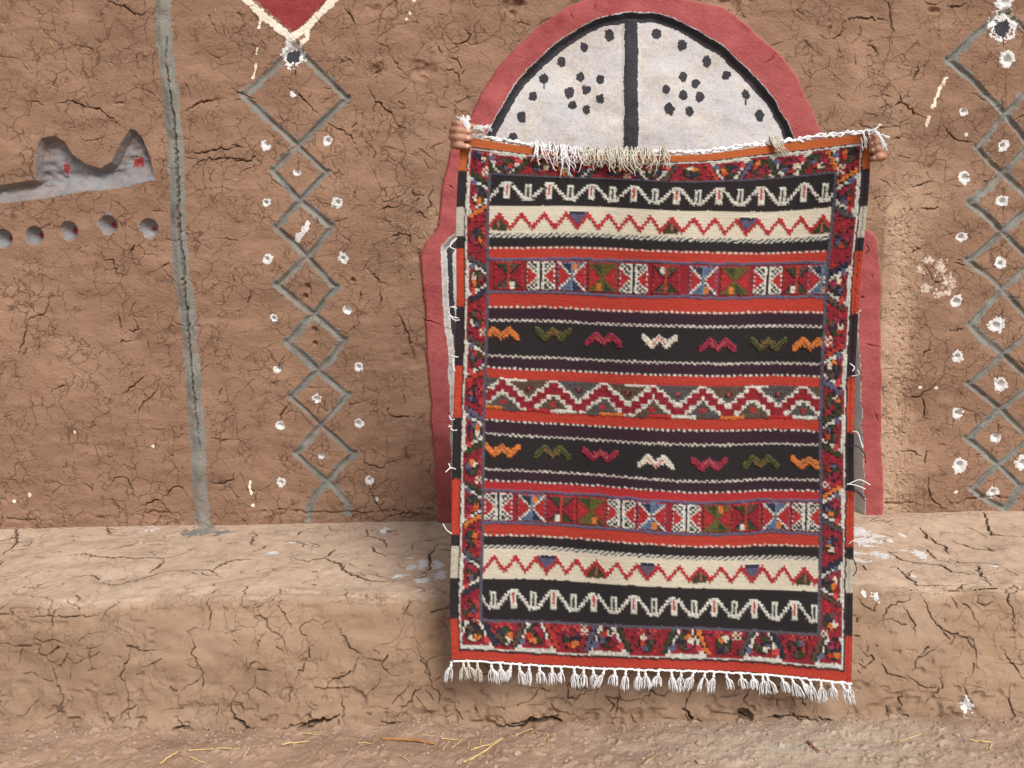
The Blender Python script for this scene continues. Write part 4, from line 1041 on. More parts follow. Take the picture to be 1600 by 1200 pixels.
# pile border
PAL = ['dkbrown', 'green', 'orange', 'magenta', 'navy', 'tan', 'green', 'crimson', 'slate', 'cream']
LEAF = ['slate', 'tan', 'dkbrown', 'green', 'grey', 'orange', 'green', 'navy']
def border(mask, u, v, centres, sd_):
    """u along the edge, v 0..1 inwards from the edge"""
    centres = np.array(centres, float); uq = (np.floor(u / KN) + 0.5) * KN
    i = np.argmin(np.abs(uq[..., None] - centres), -1); du = uq - centres[i]; a = np.abs(du); vq = (np.floor(v * 9) + .5) / 9
    put(mask, 'crimson', .7); put(mask & (R1 > .93), 'red', .7); put(mask & (R2 > .90), 'dark', .7)
    mids = np.concatenate([[centres[0] - 58], (centres[1:] + centres[:-1]) / 2, [centres[-1] + 58]]); j = np.argmin(np.abs(uq[..., None] - mids), -1)
    e = uq - mids[j]
    def flower(msk, dx, dv, rx_, rv, idx, seed):
        r = np.hypot(dx / rx_, dv / rv); an = np.floor((np.arctan2(dv / rv, dx / rx_) / (2 * np.pi) + 1.06) * 6) % 6
        h = ((an * 5 + idx * 7 + seed * 3) * 2654435) % 97 % len(PAL)
        f = msk & (r < 1)
        put(f, 'dark', .9)
        for n, c in enumerate(PAL): put(f & (h == n) & (r < .86) & (r > .22) & ~(R2 > .88), c, 1)
    flower(mask, e, v - .5, 14, .38, j, sd_)
    put(mask & (vq > .82) & (np.abs(np.abs(e) - 9) < 5) & chk, 'green' if sd_ % 2 else 'coral', .7); put(mask & (vq > .7) & (np.abs(e - 20) < 6) & chk & (j % 2 == 0), 'cream', .8)
    hw = 32 - 19 * np.clip(vq, 0, 1)
    lf = mask & (a > hw) & (a < hw + 10) & (vq > .12)
    put(lf, 'dark', .8)
    li = ((i * 2 + (du > 0) + sd_) * 3) % 8
    for n, c in enumerate(LEAF): put(lf & (li == n) & (a > hw + 1.6) & (a < hw + 8.6), c, 1)
    wm = mask & (a <= hw) & (vq < .97)
    put(wm, 'crimson', .8); put(wm & ((a > hw - 6.5) | (vq < .15)), 'white', 1); put(wm & (a > hw - 1.6) & (vq > .15), 'dark', .8)
    put(mask & (a < 5) & (vq > .80), 'dark', .8)
    flower(wm, du, v - .56, 15.5, .36, i, sd_ + 4)
    ch = wm & (vq > .08) & (vq < .40) & (np.abs(a - 21) < 6 - 10 * np.abs(vq - .2))
    put(ch & (du < 0) & (vq > .2), 'blue', .9); put(ch & (du > 0) & (vq > .2), 'coral', .9)
bx0, bx1 = 0.026 * RW, 0.073 * RW; rx0, rx1 = 0.921 * RW, 0.974 * RW; by0, by1 = 0.020 * RH, 0.061 * RH; cy0, cy1 = 0.928 * RH, 0.978 * RH
inn = (X >= bx0) & (X <= rx1) & (Y >= by0) & (Y <= cy1)
mL = inn & (X < bx1); mR = inn & (X > rx0); mT = inn & (Y < by1); mB = inn & (Y > cy0)
border(mT & inn, X, (Y - by0) / (by1 - by0), (70, 181, 296, 412, 504, 596), 1)
border(mL, Y, (X - bx0) / (bx1 - bx0), (86, 218, 344, 456, 568, 678), 2)
border(mR, Y, (rx1 - X) / (rx1 - rx0), (86, 222, 344, 440, 558, 672), 3)
border(mB, X, (cy1 - Y) / (cy1 - cy0), (36, 132, 245, 368, 488, 600), 4)
bord = mL | mR | mT | mB
gl = inn & ~bord & ((X < bx1 + 5) | (X > rx0 - 5) | (Y < by1 + 4) | (Y > cy0 - 4)); put(gl, 'slate', .5); col[gl & chk] = C['grey']
fr_ = (~inn) & ~sel
put(fr_, 'white', 1)
dk = fr_ & ((X < 0.0225 * RW) | (X > 0.9775 * RW) | (Y < 0.0175 * RH) | (Y > 0.9805 * RH)); put(dk, 'purple', .6)
put(sel, 'orange'); col[sel] = sel_col[sel]; pile[sel] = 0
pile[(X < 6) | (X > RW - 6)] = .5
region[bord | gl | fr_] = 1; region[sel] = 2

X, Y = X0_, Y0_
# yarns blend a little into each other; dyes have aged
cb_ = col.copy()
for ax, sh_ in ((0, 1), (0, -1), (1, 1), (1, -1)): cb_ += np.roll(col, sh_, ax)
col = 0.62 * col + 0.38 * cb_ / 5
lum = col @ np.array([.25, .6, .15]); col = 0.62 * (col * 0.95 + 0.05 * lum[..., None])
# yarn-to-yarn variation, dust
flat = pile < .3
var = np.where(flat, 0.07 * vnoise(X / 90, Y / 1.6, 97) + 0.05 * vnoise(X / 9, Y / 2.2, 98), 0.34 * (R1 - .5))
col *= (1 + var)[..., None]
col = col * 0.985 + 0.015 * np.array(srgb(170, 150, 130)[:3])
# relief: each knot a little dome
dome = np.abs(np.sin(np.pi * X / KN)) * np.abs(np.sin(np.pi * Y / KN))
rel = np.where(flat, 0.0004 * vnoise(X / 2.0, Y / 2.0, 99), pile * 0.0032 + pile * 0.0022 * (dome - .5) + pile * 0.0016 * (R2 - .5))
RYs = RY - rel
RP = at_y(PXr, PYr, RYs)
RN = np.cross(np.gradient(RP, axis=1), np.gradient(RP, axis=0)); RN /= np.linalg.norm(RN, axis=2)[..., None]
RN = np.where((RN[..., 1] > 0)[..., None], -RN, RN)

def rug_material():
    m, nt, b = new_mat('woven_wool')
    at = nd(nt, 'ShaderNodeAttribute', attribute_name='yarn')
    pos = nd(nt, 'ShaderNodeNewGeometry').outputs['Position']
    n = noise(nt, scaled(nt, pos, (1.0, 1.0, 3.0)), 260, 3, 0.6)
    c = mixc(nt, mmath(nt, 'MULTIPLY', ramp(nt, n, 0.3, 0.7), 0.22), at.outputs['Color'], (0.02, 0.015, 0.015, 1))
    nt.links.new(c, b.inputs['Base Color'])
    b.inputs['Roughness'].default_value = 0.95; b.inputs['Specular IOR Level'].default_value = 0.1
    b.inputs['Sheen Weight'].default_value = 0.03; b.inputs['Sheen Roughness'].default_value = 0.6
    wv = nd(nt, 'ShaderNodeTexWave', {'Vector': pos, 'Scale': 95.0, 'Distortion': 2.0, 'Detail': 2.0}, wave_type='BANDS', bands_direction='Z').outputs['Fac']
    h = mmath(nt, 'ADD', mmath(nt, 'MULTIPLY', wv, 0.0004), mmath(nt, 'MULTIPLY', noise(nt, pos, 420, 3, 0.6), 0.0012))
    bn = nd(nt, 'ShaderNodeBump', {'Strength': 0.8, 'Distance': 1.0, 'Height': h}); nt.links.new(bn.outputs[0], b.inputs['Normal'])
    return m
WOOL = rug_material()
BACKM = plain_mat('rug_back_wool', srgb(120, 48, 46), srgb(150, 66, 56), 30, 0.95, 0.002)
rug = empty('striped_rug', tuple(RP[-1, NX // 2]), label='red black and cream striped wool rug held up before the door', cat='rug')
rug['label'] = 'red, black and cream striped wool rug with fringe, held up before the door'
idx = np.arange((NY + 1) * (NX + 1)).reshape(NY + 1, NX + 1)
Q = np.stack([idx[:-1, :-1], idx[1:, :-1], idx[1:, 1:], idx[:-1, 1:]], -1).reshape(-1, 4)
fr2 = region[:-1, :-1].reshape(-1)
# hard row borders for the stripes so that each is one clean piece
rgba = np.concatenate([col, np.ones(X.shape + (1,))], -1).reshape(-1, 4); RPf = RP.reshape(-1, 3); RNf = RN.reshape(-1, 3)
def rug_piece(name, sel_, parent, label=None):
    q = Q[sel_]; used, inv = np.unique(q, return_inverse=True)
    return link(name, quad_mesh(name, RPf[used], inv.reshape(-1, 4), RNf[used], {'yarn': rgba[used]}, WOOL), parent, label)
rug_piece('selvedge', fr2 == 2, rug, 'plain edging that repeats the stripe colours')
rug_piece('pile_border', fr2 == 1, rug, 'knotted red border with white peaked motifs and flowers')
for i, (a, b, c) in enumerate(bands):
    s_ = fr2 == 10 + i
    if s_.sum() > 50:
        st_ = rug_piece(NAMES[c], s_, rug)
        for k_, (nm, cy_) in motifs.items():
            if a <= cy_ < b and (fr2 == k_).sum() > 20: rug_piece(nm, fr2 == k_, st_)
# the back of the rug and its edges
js = np.linspace(0, NY, 58).astype(int); is_ = np.linspace(0, NX, 45).astype(int)
bp = RP[np.ix_(js, is_)].copy(); base_y = RY[np.ix_(js, is_)]; bp[..., 1] = base_y + 0.005
bi = np.arange(bp.shape[0] * bp.shape[1]).reshape(bp.shape[:2])
bq = np.stack([bi[:-1, :-1], bi[:-1, 1:], bi[1:, 1:], bi[1:, :-1]], -1).reshape(-1, 4)
link('backing', quad_mesh('backing', bp.reshape(-1, 3), bq, None, None, BACKM), rug)
per = np.concatenate([idx[0, :], idx[1:, -1], idx[-1, -2::-1], idx[-2::-1, 0]]); ef = RPf[per]; eb = ef.copy(); eb[:, 1] += 0.007; n_ = len(per)
ev = np.vstack([ef, eb]); a_ = np.arange(n_); b_ = (a_ + 1) % n_
link('edge_binding', quad_mesh('edge_binding', ev, np.stack([a_, a_ + n_, b_ + n_, b_], 1), None, {'yarn': np.vstack([rgba[per], rgba[per]])}, WOOL), rug)

# --- fringes
def rug_at(s, t): return RP[int(round(np.clip(t, 0, 1) * NY)), int(round(np.clip(s, 0, 1) * NX))]
PXM = RP  # pixel lookups use the surface itself
rs = np.random.default_rng(3)
def pxp(x, y, off=-0.012, t=None):            # a point a little in front of the rug seen at that pixel
    s = (x - 712) / 630.0; tt = np.clip((y - 219) / 820.0, 0, 1)
    yy = RY[int(tt * NY), int(np.clip(s, 0, 1) * NX)] + off
    return at_y(float(x), float(y), yy)
def strand(mb, pts, r=0.0012, n=5, wob=0.0012):
    P = smooth_line(np.array(pts), n); P = P + rs.normal(0, wob, P.shape) * np.linspace(0.2, 1, len(P))[:, None]
    mb.tube(P, np.linspace(r, r * 0.8, len(P)), 4)
tx = [(706, 1033, -8), (724, 1033, 0), (731, 1034, 0), (746, 1035, 2), (767, 1035, 0), (781, 1036, 2), (798, 1037, 2), (811, 1037, 1), (826, 1037, 0), (842, 1038, 5), (862, 1040, 1), (877, 1041, 4), (896, 1041, 4), (912, 1041, 2), (926, 1042, 4),
      (945, 1043, -8), (961, 1043, 3), (978, 1043, 0), (998, 1044, -1), (1008, 1044, 0), (1030, 1045, 0), (1050, 1045, 4), (1066, 1046, 1), (1086, 1047, -5), (1103, 1047, -2), (1117, 1048, -2), (1136, 1049, 6), (1158, 1050, 2), (1176, 1051, 2), (1192, 1053, -3), (1200, 1054, 12),
      (1222, 1055, 12), (1238, 1057, 8), (1252, 1058, 8), (1266, 1059, 4), (1283, 1060, 2), (1300, 1061, 4), (1316, 1062, 8), (1327, 1063, 5)]
cord = MB(); xs_ = np.arange(704, 1333, 3.0); cp = [RP[-1, int(np.clip((x - 705) / 626, 0, 1) * NX)] + np.array([0, -0.003, -0.003]) + rs.normal(0, .0009, 3) for x in xs_]
cord.tube(cp, 0.0026, 5); cord.build('fringe_cord', YARN, rug)
for x, y, lean in tx:
    mb = MB(); sx = np.clip((x - 705) / 626, 0, 1); p0 = RP[-1, int(sx * NX)] + np.array([0, -0.004, -0.004])
    L = rs.uniform(0.028, 0.045); lean = lean + rs.normal(0, 3.5); nst = rs.integers(12, 17)
    knot = p0 + np.array([lean * 0.0003, 0, -0.010])
    mb.ball(knot, (0.0040, 0.0036, 0.0050), 5)
    for k in range(nst):
        sp = rs.uniform(-1, 1); tip = knot + np.array([lean * 0.0013 + sp * rs.uniform(0.008, 0.018), rs.uniform(-.006, .006), -L * rs.uniform(.82, 1.05)])
        mid = (knot + tip) / 2 + np.array([sp * 0.004, rs.uniform(-.003, .003), 0.004])
        strand(mb, [p0 + np.array([sp * .004, 0, 0]), knot, mid, tip], 0.00125, 4, 0.0006)
    mb.build('tassel', YARN2 if x in (724, 731, 746) else YARN, rug)
# knotted white edge along the top and its loose tufts
mb = MB()
for k in range(3):
    xs_ = np.arange(738, 1362, 4.0); pts = []
    for x in xs_:
        s = (x - 722) / 639; p = RP[0, int(np.clip(s, 0, 1) * NX)] + np.array([0, 0.004 + rs.normal(0, .003), 0.004 + 0.0025 * k + rs.normal(0, .0022)]); pts.append(p)
    mb.tube(pts, 0.0026, 5)
mb.build('fringe_cord', YARN, rug)
def tuft(strands, mat=YARN, r=0.0013, name='fringe_tuft', wob=0.0012):
    mb = MB()
    for st in strands: strand(mb, st, r, 5, wob)
    mb.build(name, mat, rug)
x = 842.0
while x < 1046:                                # the long fringe that has fallen over the front
    n = rs.integers(6, 12); sts = []; top = np.interp(x, [840, 900, 1000, 1060], [228, 236, 238, 237]); big_ = rs.uniform(.6, 1.15)
    for k in range(n):
        dx = rs.uniform(-7, 7); ln = rs.uniform(16, 40) * big_; bow = rs.uniform(2, 9)
        sts.append([pxp(x + dx * .5, top + rs.uniform(-2, 3), 0.004), pxp(x + dx * .8, top - bow, -0.006), pxp(x + dx * 1.3 + rs.uniform(-4, 8), top + ln * .45, -0.018), pxp(x + dx * 1.7 + rs.uniform(-6, 12), top + ln, -0.012)])
    tuft(sts, YARN if x < 905 else YARN2, 0.0014)
    x += rs.uniform(8, 19)
for (x0, y0, spread, ln, n, lean, mat) in ((1205, 219, 8, 24, 14, 16, YARN2), (1352, 208, 10, 22, 14, 10, YARN), (1392, 206, 5, 34, 0, 5, YARN)):
    sts = []
    for k in range(n):
        dx = rs.uniform(-spread, spread)
        sts.append([pxp(x0 + dx * .4, y0 + rs.uniform(-2, 2), .004), pxp(x0 + dx + lean * .3, y0 - rs.uniform(1, 6), -.008), pxp(x0 + dx + lean * .8, y0 + ln * .4, -.016), pxp(x0 + dx * 1.5 + lean * 1.2, y0 + ln * rs.uniform(.7, 1.1), -.012)])
    if sts: tuft(sts, mat)
# corner tufts over the hands
tuft([[pxp(732, 205, -.02), pxp(728 + rs.uniform(-4, 6), 193, -.022), pxp(716 + rs.uniform(-3, 20), 181 + rs.uniform(-2, 6), -.02)] for k in range(22)], YARN, 0.0014)
tuft([[pxp(738 + k, 208, -.006), pxp(741 + k * 1.2, 205 - rs.uniform(2, 8), -.014), pxp(748 + k * 1.6 + rs.uniform(-3, 3), 206 - rs.uniform(0, 12), -.012)] for k in range(16)], YARN, 0.0013)
tuft([[pxp(1356, 207, -.02), pxp(1366, 203 + rs.uniform(-1, 2), -.028), pxp(1374 + rs.uniform(-2, 3), 213 + rs.uniform(-3, 3), -.036), pxp(1381 + rs.uniform(-3, 5), 226 + rs.uniform(-2, 12), -.038)] for k in range(13)], YARN, 0.0013)
tuft([[pxp(1356, 206, -.02), pxp(1366, 203, -.026), pxp(1375, 194 + rs.uniform(-1, 1), -.026)] for k in range(5)] + [[pxp(1360, 206, -.02), pxp(1374, 210, -.030), pxp(1390, 214 + rs.uniform(-2, 2), -.030)] for k in range(5)], YARN, 0.0012)
tuft([[pxp(1345, 214, -.006), pxp(1347, 222, -.012), pxp(1347, 236, -.010)]], YARN, 0.0014, 'loose_thread')
# loose ends at the selvedges
for l, mat in (([(712, 388), (706, 396), (700, 398)], YARNB), ([(714, 372), (706, 378), (704, 386), (712, 390)], YARN), ([(716, 497), (705, 494), (700, 486), (706, 479), (714, 482)], YARN), ([(714, 482), (704, 480), (702, 490), (710, 500), (718, 500)], YARN),
               ([(716, 558), (706, 556), (701, 552)], YARN), ([(708, 557), (708, 570), (711, 580)], YARN), ([(702, 649), (705, 656), (710, 655)], YARN), ([(702, 664), (707, 672), (714, 672)], YARN), ([(700, 667), (706, 666)], YARN),
               ([(712, 733), (704, 731), (696, 738)], YARN), ([(701, 724), (704, 731)], YARN), ([(692, 818), (698, 828), (706, 834)], YARN), ([(1352, 396), (1358, 390), (1354, 382)], YARNB), ([(1338, 490), (1345, 485)], YARN), ([(1328, 568), (1335, 574), (1332, 580)], YARN),
               ([(1330, 588), (1342, 585), (1340, 578)], YARN), ([(1332, 674), (1340, 676), (1345, 690), (1348, 700)], YARN), ([(1326, 696), (1340, 698), (1350, 708), (1353, 724)], YARNB), ([(1323, 758), (1340, 750), (1350, 752), (1360, 758)], YARN), ([(1323, 756), (1336, 758), (1352, 764)], YARN),
               ([(1325, 766), (1340, 770), (1352, 783)], YARNB), ([(1326, 768), (1338, 766), (1351, 778)], YARNB), ([(1326, 850), (1333, 845), (1341, 848), (1343, 854)], YARN), ([(1325, 872), (1334, 874), (1338, 890), (1333, 900)], YARNB)):
    P = smooth_line(np.array([pxp(x, y, -0.010 - 0.006 * i) for i, (x, y) in enumerate(l)]), 5)
    mb = MB(); mb.tube(P, 0.0013, 5); mb.build('loose_thread', mat, rug)

# ------------------------------------------------------------------ person behind the rug, gripping its two upper corners
def voxel(mb, name, mat, size, smooth=4):
    me0 = mb.mesh(name + '_raw'); o = bpy.data.objects.new(name + '_raw', me0); COL.objects.link(o)
    m = o.modifiers.new('remesh', 'REMESH'); m.mode = 'VOXEL'; m.voxel_size = size
    sm = o.modifiers.new('smooth', 'SMOOTH'); sm.factor = 0.5; sm.iterations = smooth
    dg = bpy.context.evaluated_depsgraph_get(); me = bpy.data.meshes.new_from_object(o.evaluated_get(dg))
    bpy.data.objects.remove(o); bpy.data.meshes.remove(me0)
    me.name = name; me.materials.clear(); me.materials.append(mat)
    me.polygons.foreach_set('use_smooth', np.ones(len(me.polygons), bool))
    return me

YL, YR_ = RY[8, 4], RY[8, NX - 4]
def hp(x, y, side, off): return at_y(float(x), float(y), (YL if side < 0 else YR_) + off)
seat = 0.30
pc = np.array([0.37, -0.33]); hip = np.array([pc[0], -0.24, seat + 0.20]); chest = np.array([pc[0], -0.30, seat + 0.56]); neck = np.array([pc[0], -0.31, seat + 0.72])
head = np.array([pc[0], -0.36, seat + 0.86])
body = MB(); robe = MB()
nails = []
for side in (-1, 1):
    if side < 0:
        ys = [193.0, 203.5, 214.5, 227.0]; xo = [710, 707, 706, 708]; xt = [729, 735, 735, 733]; xb = 738; wr = (752, 236); el = (860, 420)
    else:
        ys = [213.0, 222.5, 232.5, 245.0]; xo = [1371, 1375, 1379, 1381]; xt = [1357, 1360, 1361, 1363]; xb = 1350; wr = (1338, 262); el = (1225, 440)
    kn = []
    for i in range(4):
        r = (0.0075, 0.0079, 0.0079, 0.0072)[i]
        dx = (xo[i] - xb)
        P = [hp(xb - dx * .35, ys[i] + 8, side, 0.050), hp(xb + dx * .35, ys[i] + 3, side, 0.044), hp(xo[i] - dx * .10, ys[i] + 1, side, 0.030), hp(xo[i], ys[i], side, 0.008),
             hp(xo[i] - dx * .20, ys[i], side, -0.014), hp((xo[i] + xt[i]) / 2, ys[i] + 1, side, -0.0175), hp(xt[i], ys[i] + 2.5, side, -0.012)]
        body.capsules(P, [r * 1.08, r * 1.08, r * 1.1, r * 1.05, r * 1.02, r, r * .82], 12, 5); kn.append(P[0])
        nails.append((P[-1] + (P[-2] - P[-1]) * .25 + np.array([0, -r * .86, 0]), r, side))
    kn = np.array(kn); palm = kn.mean(0) + np.array([-side * 0.012, 0.004, -0.016])
    wrist = hp(wr[0], wr[1], side, 0.075)
    for k_ in kn: body.capsules([k_, palm * .6 + wrist * .4, wrist], [0.0105, 0.014, 0.019], 12, 4)
    body.capsules([palm + (0, .006, 0), wrist], [0.020, 0.021], 14, 5)
    # thumb leaves the side of the palm and presses from behind
    tb = palm + np.array([-side * 0.012, 0.004, -0.010])
    body.capsules([tb, tb + np.array([-side * 0.020, -0.004, -0.004]), tb + np.array([-side * 0.036, -0.010, -0.004]), tb + np.array([-side * 0.050, -0.013, -0.004])], [0.013, 0.0115, 0.0105, 0.008], 12, 5)
    sh = neck + np.array([side * 0.185, 0.02, -0.09])
    elbow = np.array([pc[0] + side * 0.40, -0.42, seat + 0.62])
    body.capsules([wrist, wrist * .55 + elbow * .45, elbow], [0.025, 0.036, 0.041], 14, 6); body.capsules([elbow, (elbow + sh) / 2, sh], [0.042, 0.048, 0.056], 14, 6)
    w2 = wrist * .80 + elbow * .20
    robe.capsules([w2, wrist * .4 + elbow * .6, elbow], [0.042, 0.052, 0.060], 16, 6); robe.capsules([elbow, (elbow + sh) / 2, sh, neck + np.array([side * .06, 0.02, -.07])], [0.060, 0.068, 0.080, 0.085], 16, 6)
    knee = np.array([pc[0] + side * 0.16, -0.52, seat + 0.095]); hj = hip + np.array([side * 0.10, 0, -0.04]); foot = np.array([pc[0] + side * 0.07, -0.12, seat + 0.055])
    robe.capsules([hj, (hj + knee) / 2 + np.array([0, 0, .03]), knee], [0.11, 0.105, 0.080], 18, 6)
    robe.capsules([knee, (knee + foot) / 2 + np.array([0, 0, -.01]), foot + np.array([0, 0, 0])], [0.078, 0.070, 0.055], 18, 6)
body.capsules([neck + np.array([0, .02, -.10]), neck, head + np.array([0, .03, -.06])], [0.062, 0.054, 0.056], 16, 5)
body.ball(head + np.array([0, .012, .02]), (0.075, 0.092, 0.098), 18)
body.ball(head + np.array([0, -.028, -.05]), (0.056, 0.058, 0.062), 14)
for sx in (-1, 1): body.capsules([neck + np.array([sx * .185, .02, -.09]), neck + np.array([0, .02, -.10])], [0.050, 0.055], 14, 5)
body.capsules([head + np.array([0, -.078, .012]), head + np.array([0, -.098, -.024])], [0.009, 0.013], 10, 4)
body.capsules([head + np.array([-.020, -.083, -.058]), head + np.array([0, -.089, -.057]), head + np.array([.020, -.083, -.058])], [0.006, 0.008, 0.006], 8, 4)
body.capsules([head + np.array([-.042, -.070, .022]), head + np.array([0, -.082, .026]), head + np.array([.042, -.070, .022])], [0.009, 0.010, 0.009], 8, 4)
for sx in (-1, 1): body.ball(head + np.array([sx * .076, .015, -.012]), (0.012, 0.022, 0.034), 10)
robe.capsules([hip + np.array([0, .02, -.02]), hip + np.array([0, 0, .14]), chest, neck + np.array([0, .015, -.075])], [0.165, 0.150, 0.155, 0.105], 20, 8)
bm_ = voxel(body, 'person', SKIN, 0.0029, 2)
person = link('person', bm_, None, 'person kneeling on the bench behind the rug, gripping its two upper corners', 'person')
link('robe', voxel(robe, 'robe', CLOTH, 0.009, 4), person, 'plain dark long-sleeved robe')
hb = MB(); hb.ball(head + np.array([0, .030, .036]), (0.082, 0.090, 0.090), 16); hb.ball(head + np.array([0, .055, -.01]), (0.076, 0.070, 0.080), 14)
hm = voxel(hb, 'hair', HAIR, 0.006, 2); link('hair', hm, person)
for sx in (-1, 1):
    e_ = MB(); e_.ball(head + np.array([sx * .030, -.068, .006]), 0.0125, 8); link('eye', e_.mesh('eye', EYE), person)
for c_, r_, sd__ in nails:
    n_ = MB(); n_.ball(c_, (0.0050, 0.0016, 0.0042), 6); link('finger_nail', n_.mesh('finger_nail', NAIL), person)

# ------------------------------------------------------------------ straw, reed, stones, chips
rs = np.random.default_rng(12)
def gpt(x, y):
    p = at_z(float(x), float(y), 0.0)
    for _ in range(3): p = at_z(float(x), float(y), ground_z(p[0], p[1]))
    return p
def straw(pix, r, mat, name, label, cat, group=None, lift=0.003):
    P = np.array([gpt(x, y) for x, y in pix]); P[:, 2] += r + lift * np.array([rs.uniform(.2, 1) for _ in P])
    P = smooth_line(P, 4) if len(P) > 2 else np.linspace(P[0], P[1], 5); P[1:-1] += rs.normal(0, 0.0008, P[1:-1].shape)
    c = P.mean(0).copy(); c[2] = P[:, 2].min() - r
    mb = MB(); mb.tube(P - c, np.linspace(r, r * .75, len(P)), 5)
    o = link(name, mb.mesh(name, mat, False), None, label, cat, group); o.location = c
    return o
straw([(597, 1157), (640, 1160), (679, 1165)], 0.0040, TWIG, 'dry_reed', 'thick brown dry reed lying along the foot of the bench', 'reed')
straw([(724, 1193), (752, 1180), (784, 1156)], 0.0026, STRAW, 'straw_stalk', 'long bent yellow straw stalk rising from the soil in front of the rug', 'straw')
straw([(735, 1174), (760, 1167), (783, 1157)], 0.0016, STRAW, 'straw_stalk', 'long thin straw stalk crossing the bent yellow one', 'straw')
straw([(440, 1166), (460, 1163), (482, 1160)], 0.0020, STRAW, 'straw_stalk', 'short straight straw stalk beside the crumbled bench foot', 'straw')
straw([(250, 1196), (264, 1186), (277, 1177)], 0.0022, STRAW, 'straw_stalk', 'slanting straw stalk lying on bare pinkish soil', 'straw')
straw([(295, 1174), (335, 1172), (375, 1171)], 0.0016, STRAW, 'straw_stalk', 'long pale straw stalk lying parallel to the bench', 'straw')
straw([(298, 1185), (310, 1190), (322, 1194)], 0.0018, STRAW, 'straw_stalk', 'short straw stalk just in front of the long pale one', 'straw')
straw([(1515, 1158), (1535, 1161), (1550, 1164), (1541, 1172)], 0.0018, STRAW, 'straw_stalk', 'folded straw stalk on the greyish soil right of the rug', 'straw')
straw([(1262, 1160), (1270, 1170), (1281, 1178)], 0.0030, TWIG, 'dry_twig', 'short grey brown twig on the dusty soil below the rug', 'twig')
G1 = 'short straw bits scattered in front of the bench'; L1 = 'short bit of straw scattered on the soil before the bench'
for l in ([(690, 1156), (716, 1158)], [(692, 1172), (703, 1160)], [(706, 1171), (722, 1158)], [(731, 1172), (733, 1160)], [(750, 1164), (756, 1146)], [(740, 1170), (768, 1166)], [(806, 1151), (832, 1140)],
          [(382, 1185), (390, 1170)], [(470, 1147), (500, 1150)], [(490, 1146), (507, 1150)], [(1007, 1195), (1022, 1185)], [(800, 1152), (832, 1141)], [(840, 1168), (858, 1150)], [(855, 1146), (857, 1160)], [(560, 1162), (580, 1164)],
          [(1405, 1160), (1440, 1148)], [(1470, 1142), (1478, 1138)], [(620, 1180), (640, 1190)], [(95, 1190), (110, 1178)], [(660, 1150), (680, 1152)]):
    straw(l, rs.uniform(.0011, .0016), STRAW, 'straw_bit', L1, 'straw', G1)

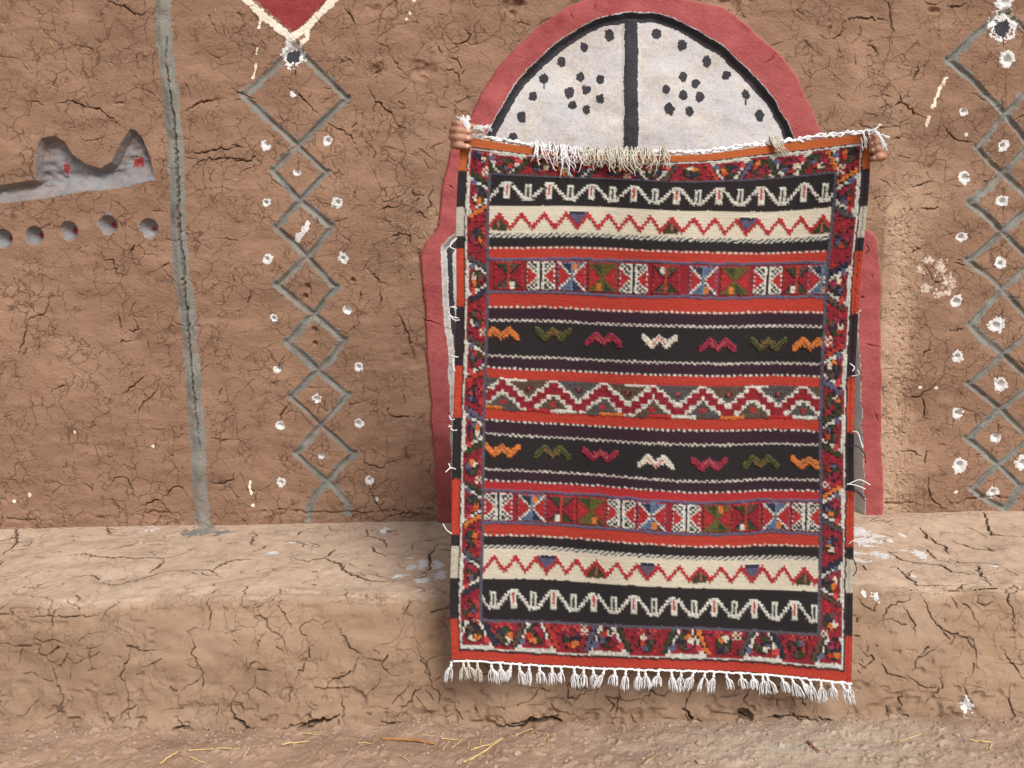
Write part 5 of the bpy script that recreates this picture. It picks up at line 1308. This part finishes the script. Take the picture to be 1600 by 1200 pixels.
def pebble(r, seed):
    q = np.random.default_rng(seed); bm = bmesh.new(); bmesh.ops.create_icosphere(bm, subdivisions=2, radius=1.0)
    k = q.normal(0, 1, (5, 3)); a = q.uniform(.06, .16, 5); st = np.array([q.uniform(.8, 1.3), q.uniform(.7, 1.1), q.uniform(.45, .75)])
    for v in bm.verts:
        c = np.array(v.co); f = 1 + sum(a[i] * math.sin(2.1 * np.dot(k[i], c) + i) for i in range(5)) * .8; v.co = Vector(c * f * st * r)
    me = bpy.data.meshes.new('pebble'); bm.to_mesh(me); bm.free(); me.materials.append(STONE); return me
protos = [pebble(1.0, i) for i in range(7)]
G2 = 'pebbles lying before the bench'; L2 = 'small earthy pebble lying on the soil before the bench'
for i, (x, y, r) in enumerate([(847, 1164, 7), (809, 1178, 8), (1045, 1180, 6), (1095, 1192, 9), (950, 1152, 4), (835, 1176, 5), (1180, 1187, 4), (952, 1158, 5), (915, 1155, 4), (1090, 1162, 7), (1005, 1186, 4), (1030, 1193, 4), (885, 1190, 4), (870, 1160, 3), (1290, 1168, 3), (990, 1168, 3),
                             (1495, 1150, 6), (1585, 1142, 4), (40, 1170, 5), (120, 1184, 4), (205, 1168, 3), (330, 1158, 4), (540, 1172, 4), (600, 1190, 4), (1350, 1185, 3), (1440, 1180, 4), (760, 1192, 4), (450, 1190, 5), (500, 1176, 3), (1560, 1185, 5)]):
    p = gpt(x, y); rr = r * 0.0012
    o = link('pebble', protos[i % 7], None, L2, 'pebble', G2); o.scale = (rr, rr, rr); o.rotation_euler = (0, 0, rs.uniform(0, 6.28)); o.location = (p[0], p[1], p[2] + rr * .25)
# gravel and crumbs too many to count, one mesh
gm = MB(); base_v = np.array([v.co for v in protos[0].vertices])
bm = bmesh.new(); bmesh.ops.create_icosphere(bm, subdivisions=1, radius=1.0); iv = np.array([v.co for v in bm.verts]); jf = [[v.index for v in f.verts] for f in bm.faces]; bm.free()
for i in range(3800):
    if i < 2400: x_, y_ = rs.uniform(-1.5, 1.5), rs.uniform(-1.15, -0.68)
    else: x_, y_ = rs.uniform(-1.6, 1.6), -0.69 - abs(rs.normal(0, .035))
    r = min(0.0075, 0.0012 + rs.exponential(0.0008)); z_ = ground_z(x_, y_)
    gm.add(iv * r * rs.uniform(.6, 1.2, 3) * (1 + .18 * rs.normal(size=(len(iv), 1))) + np.array([x_, y_, z_ + r * .2]), jf)
gm.build('gravel', STONE, None, False, label='fine earthy gravel and crumbs strewn over the soil', cat='gravel', kind='stuff')
# chopped straw in the plaster
fm = MB()
for i in range(420):
    u = rs.uniform(-1.65, 1.65); v = rs.uniform(0.32, 2.0)
    if i < 70:
        c = wall_xz([(672, 355)])[0]; u, v = c[0] + rs.normal(0, .06) - .03, c[1] + rs.normal(0, .06)
    iu, jv = int((u + WX) / W.f), int((v - WZ0) / W.g); iu = min(max(iu, 0), len(W.u) - 1); jv = min(max(jv, 0), len(W.v) - 1)
    if W.L[min(jv, W.L.shape[0] - 1), min(iu, W.L.shape[1] - 1)] != 0: continue
    p = W.P[jv, iu]; a = rs.uniform(0, math.pi); ln = rs.uniform(.004, .014) * (1.6 if i < 70 else 1); d = np.array([math.cos(a), 0, math.sin(a)]) * ln
    fm.tube([p - d / 2 + (0, -.0002, 0), p + np.array([0, -.0016, 0]), p + d / 2 + (0, -.0006, 0)], rs.uniform(.0004, .0008), 3)
fm.build('plaster_straw', STRAW, wall, False, kind='stuff')
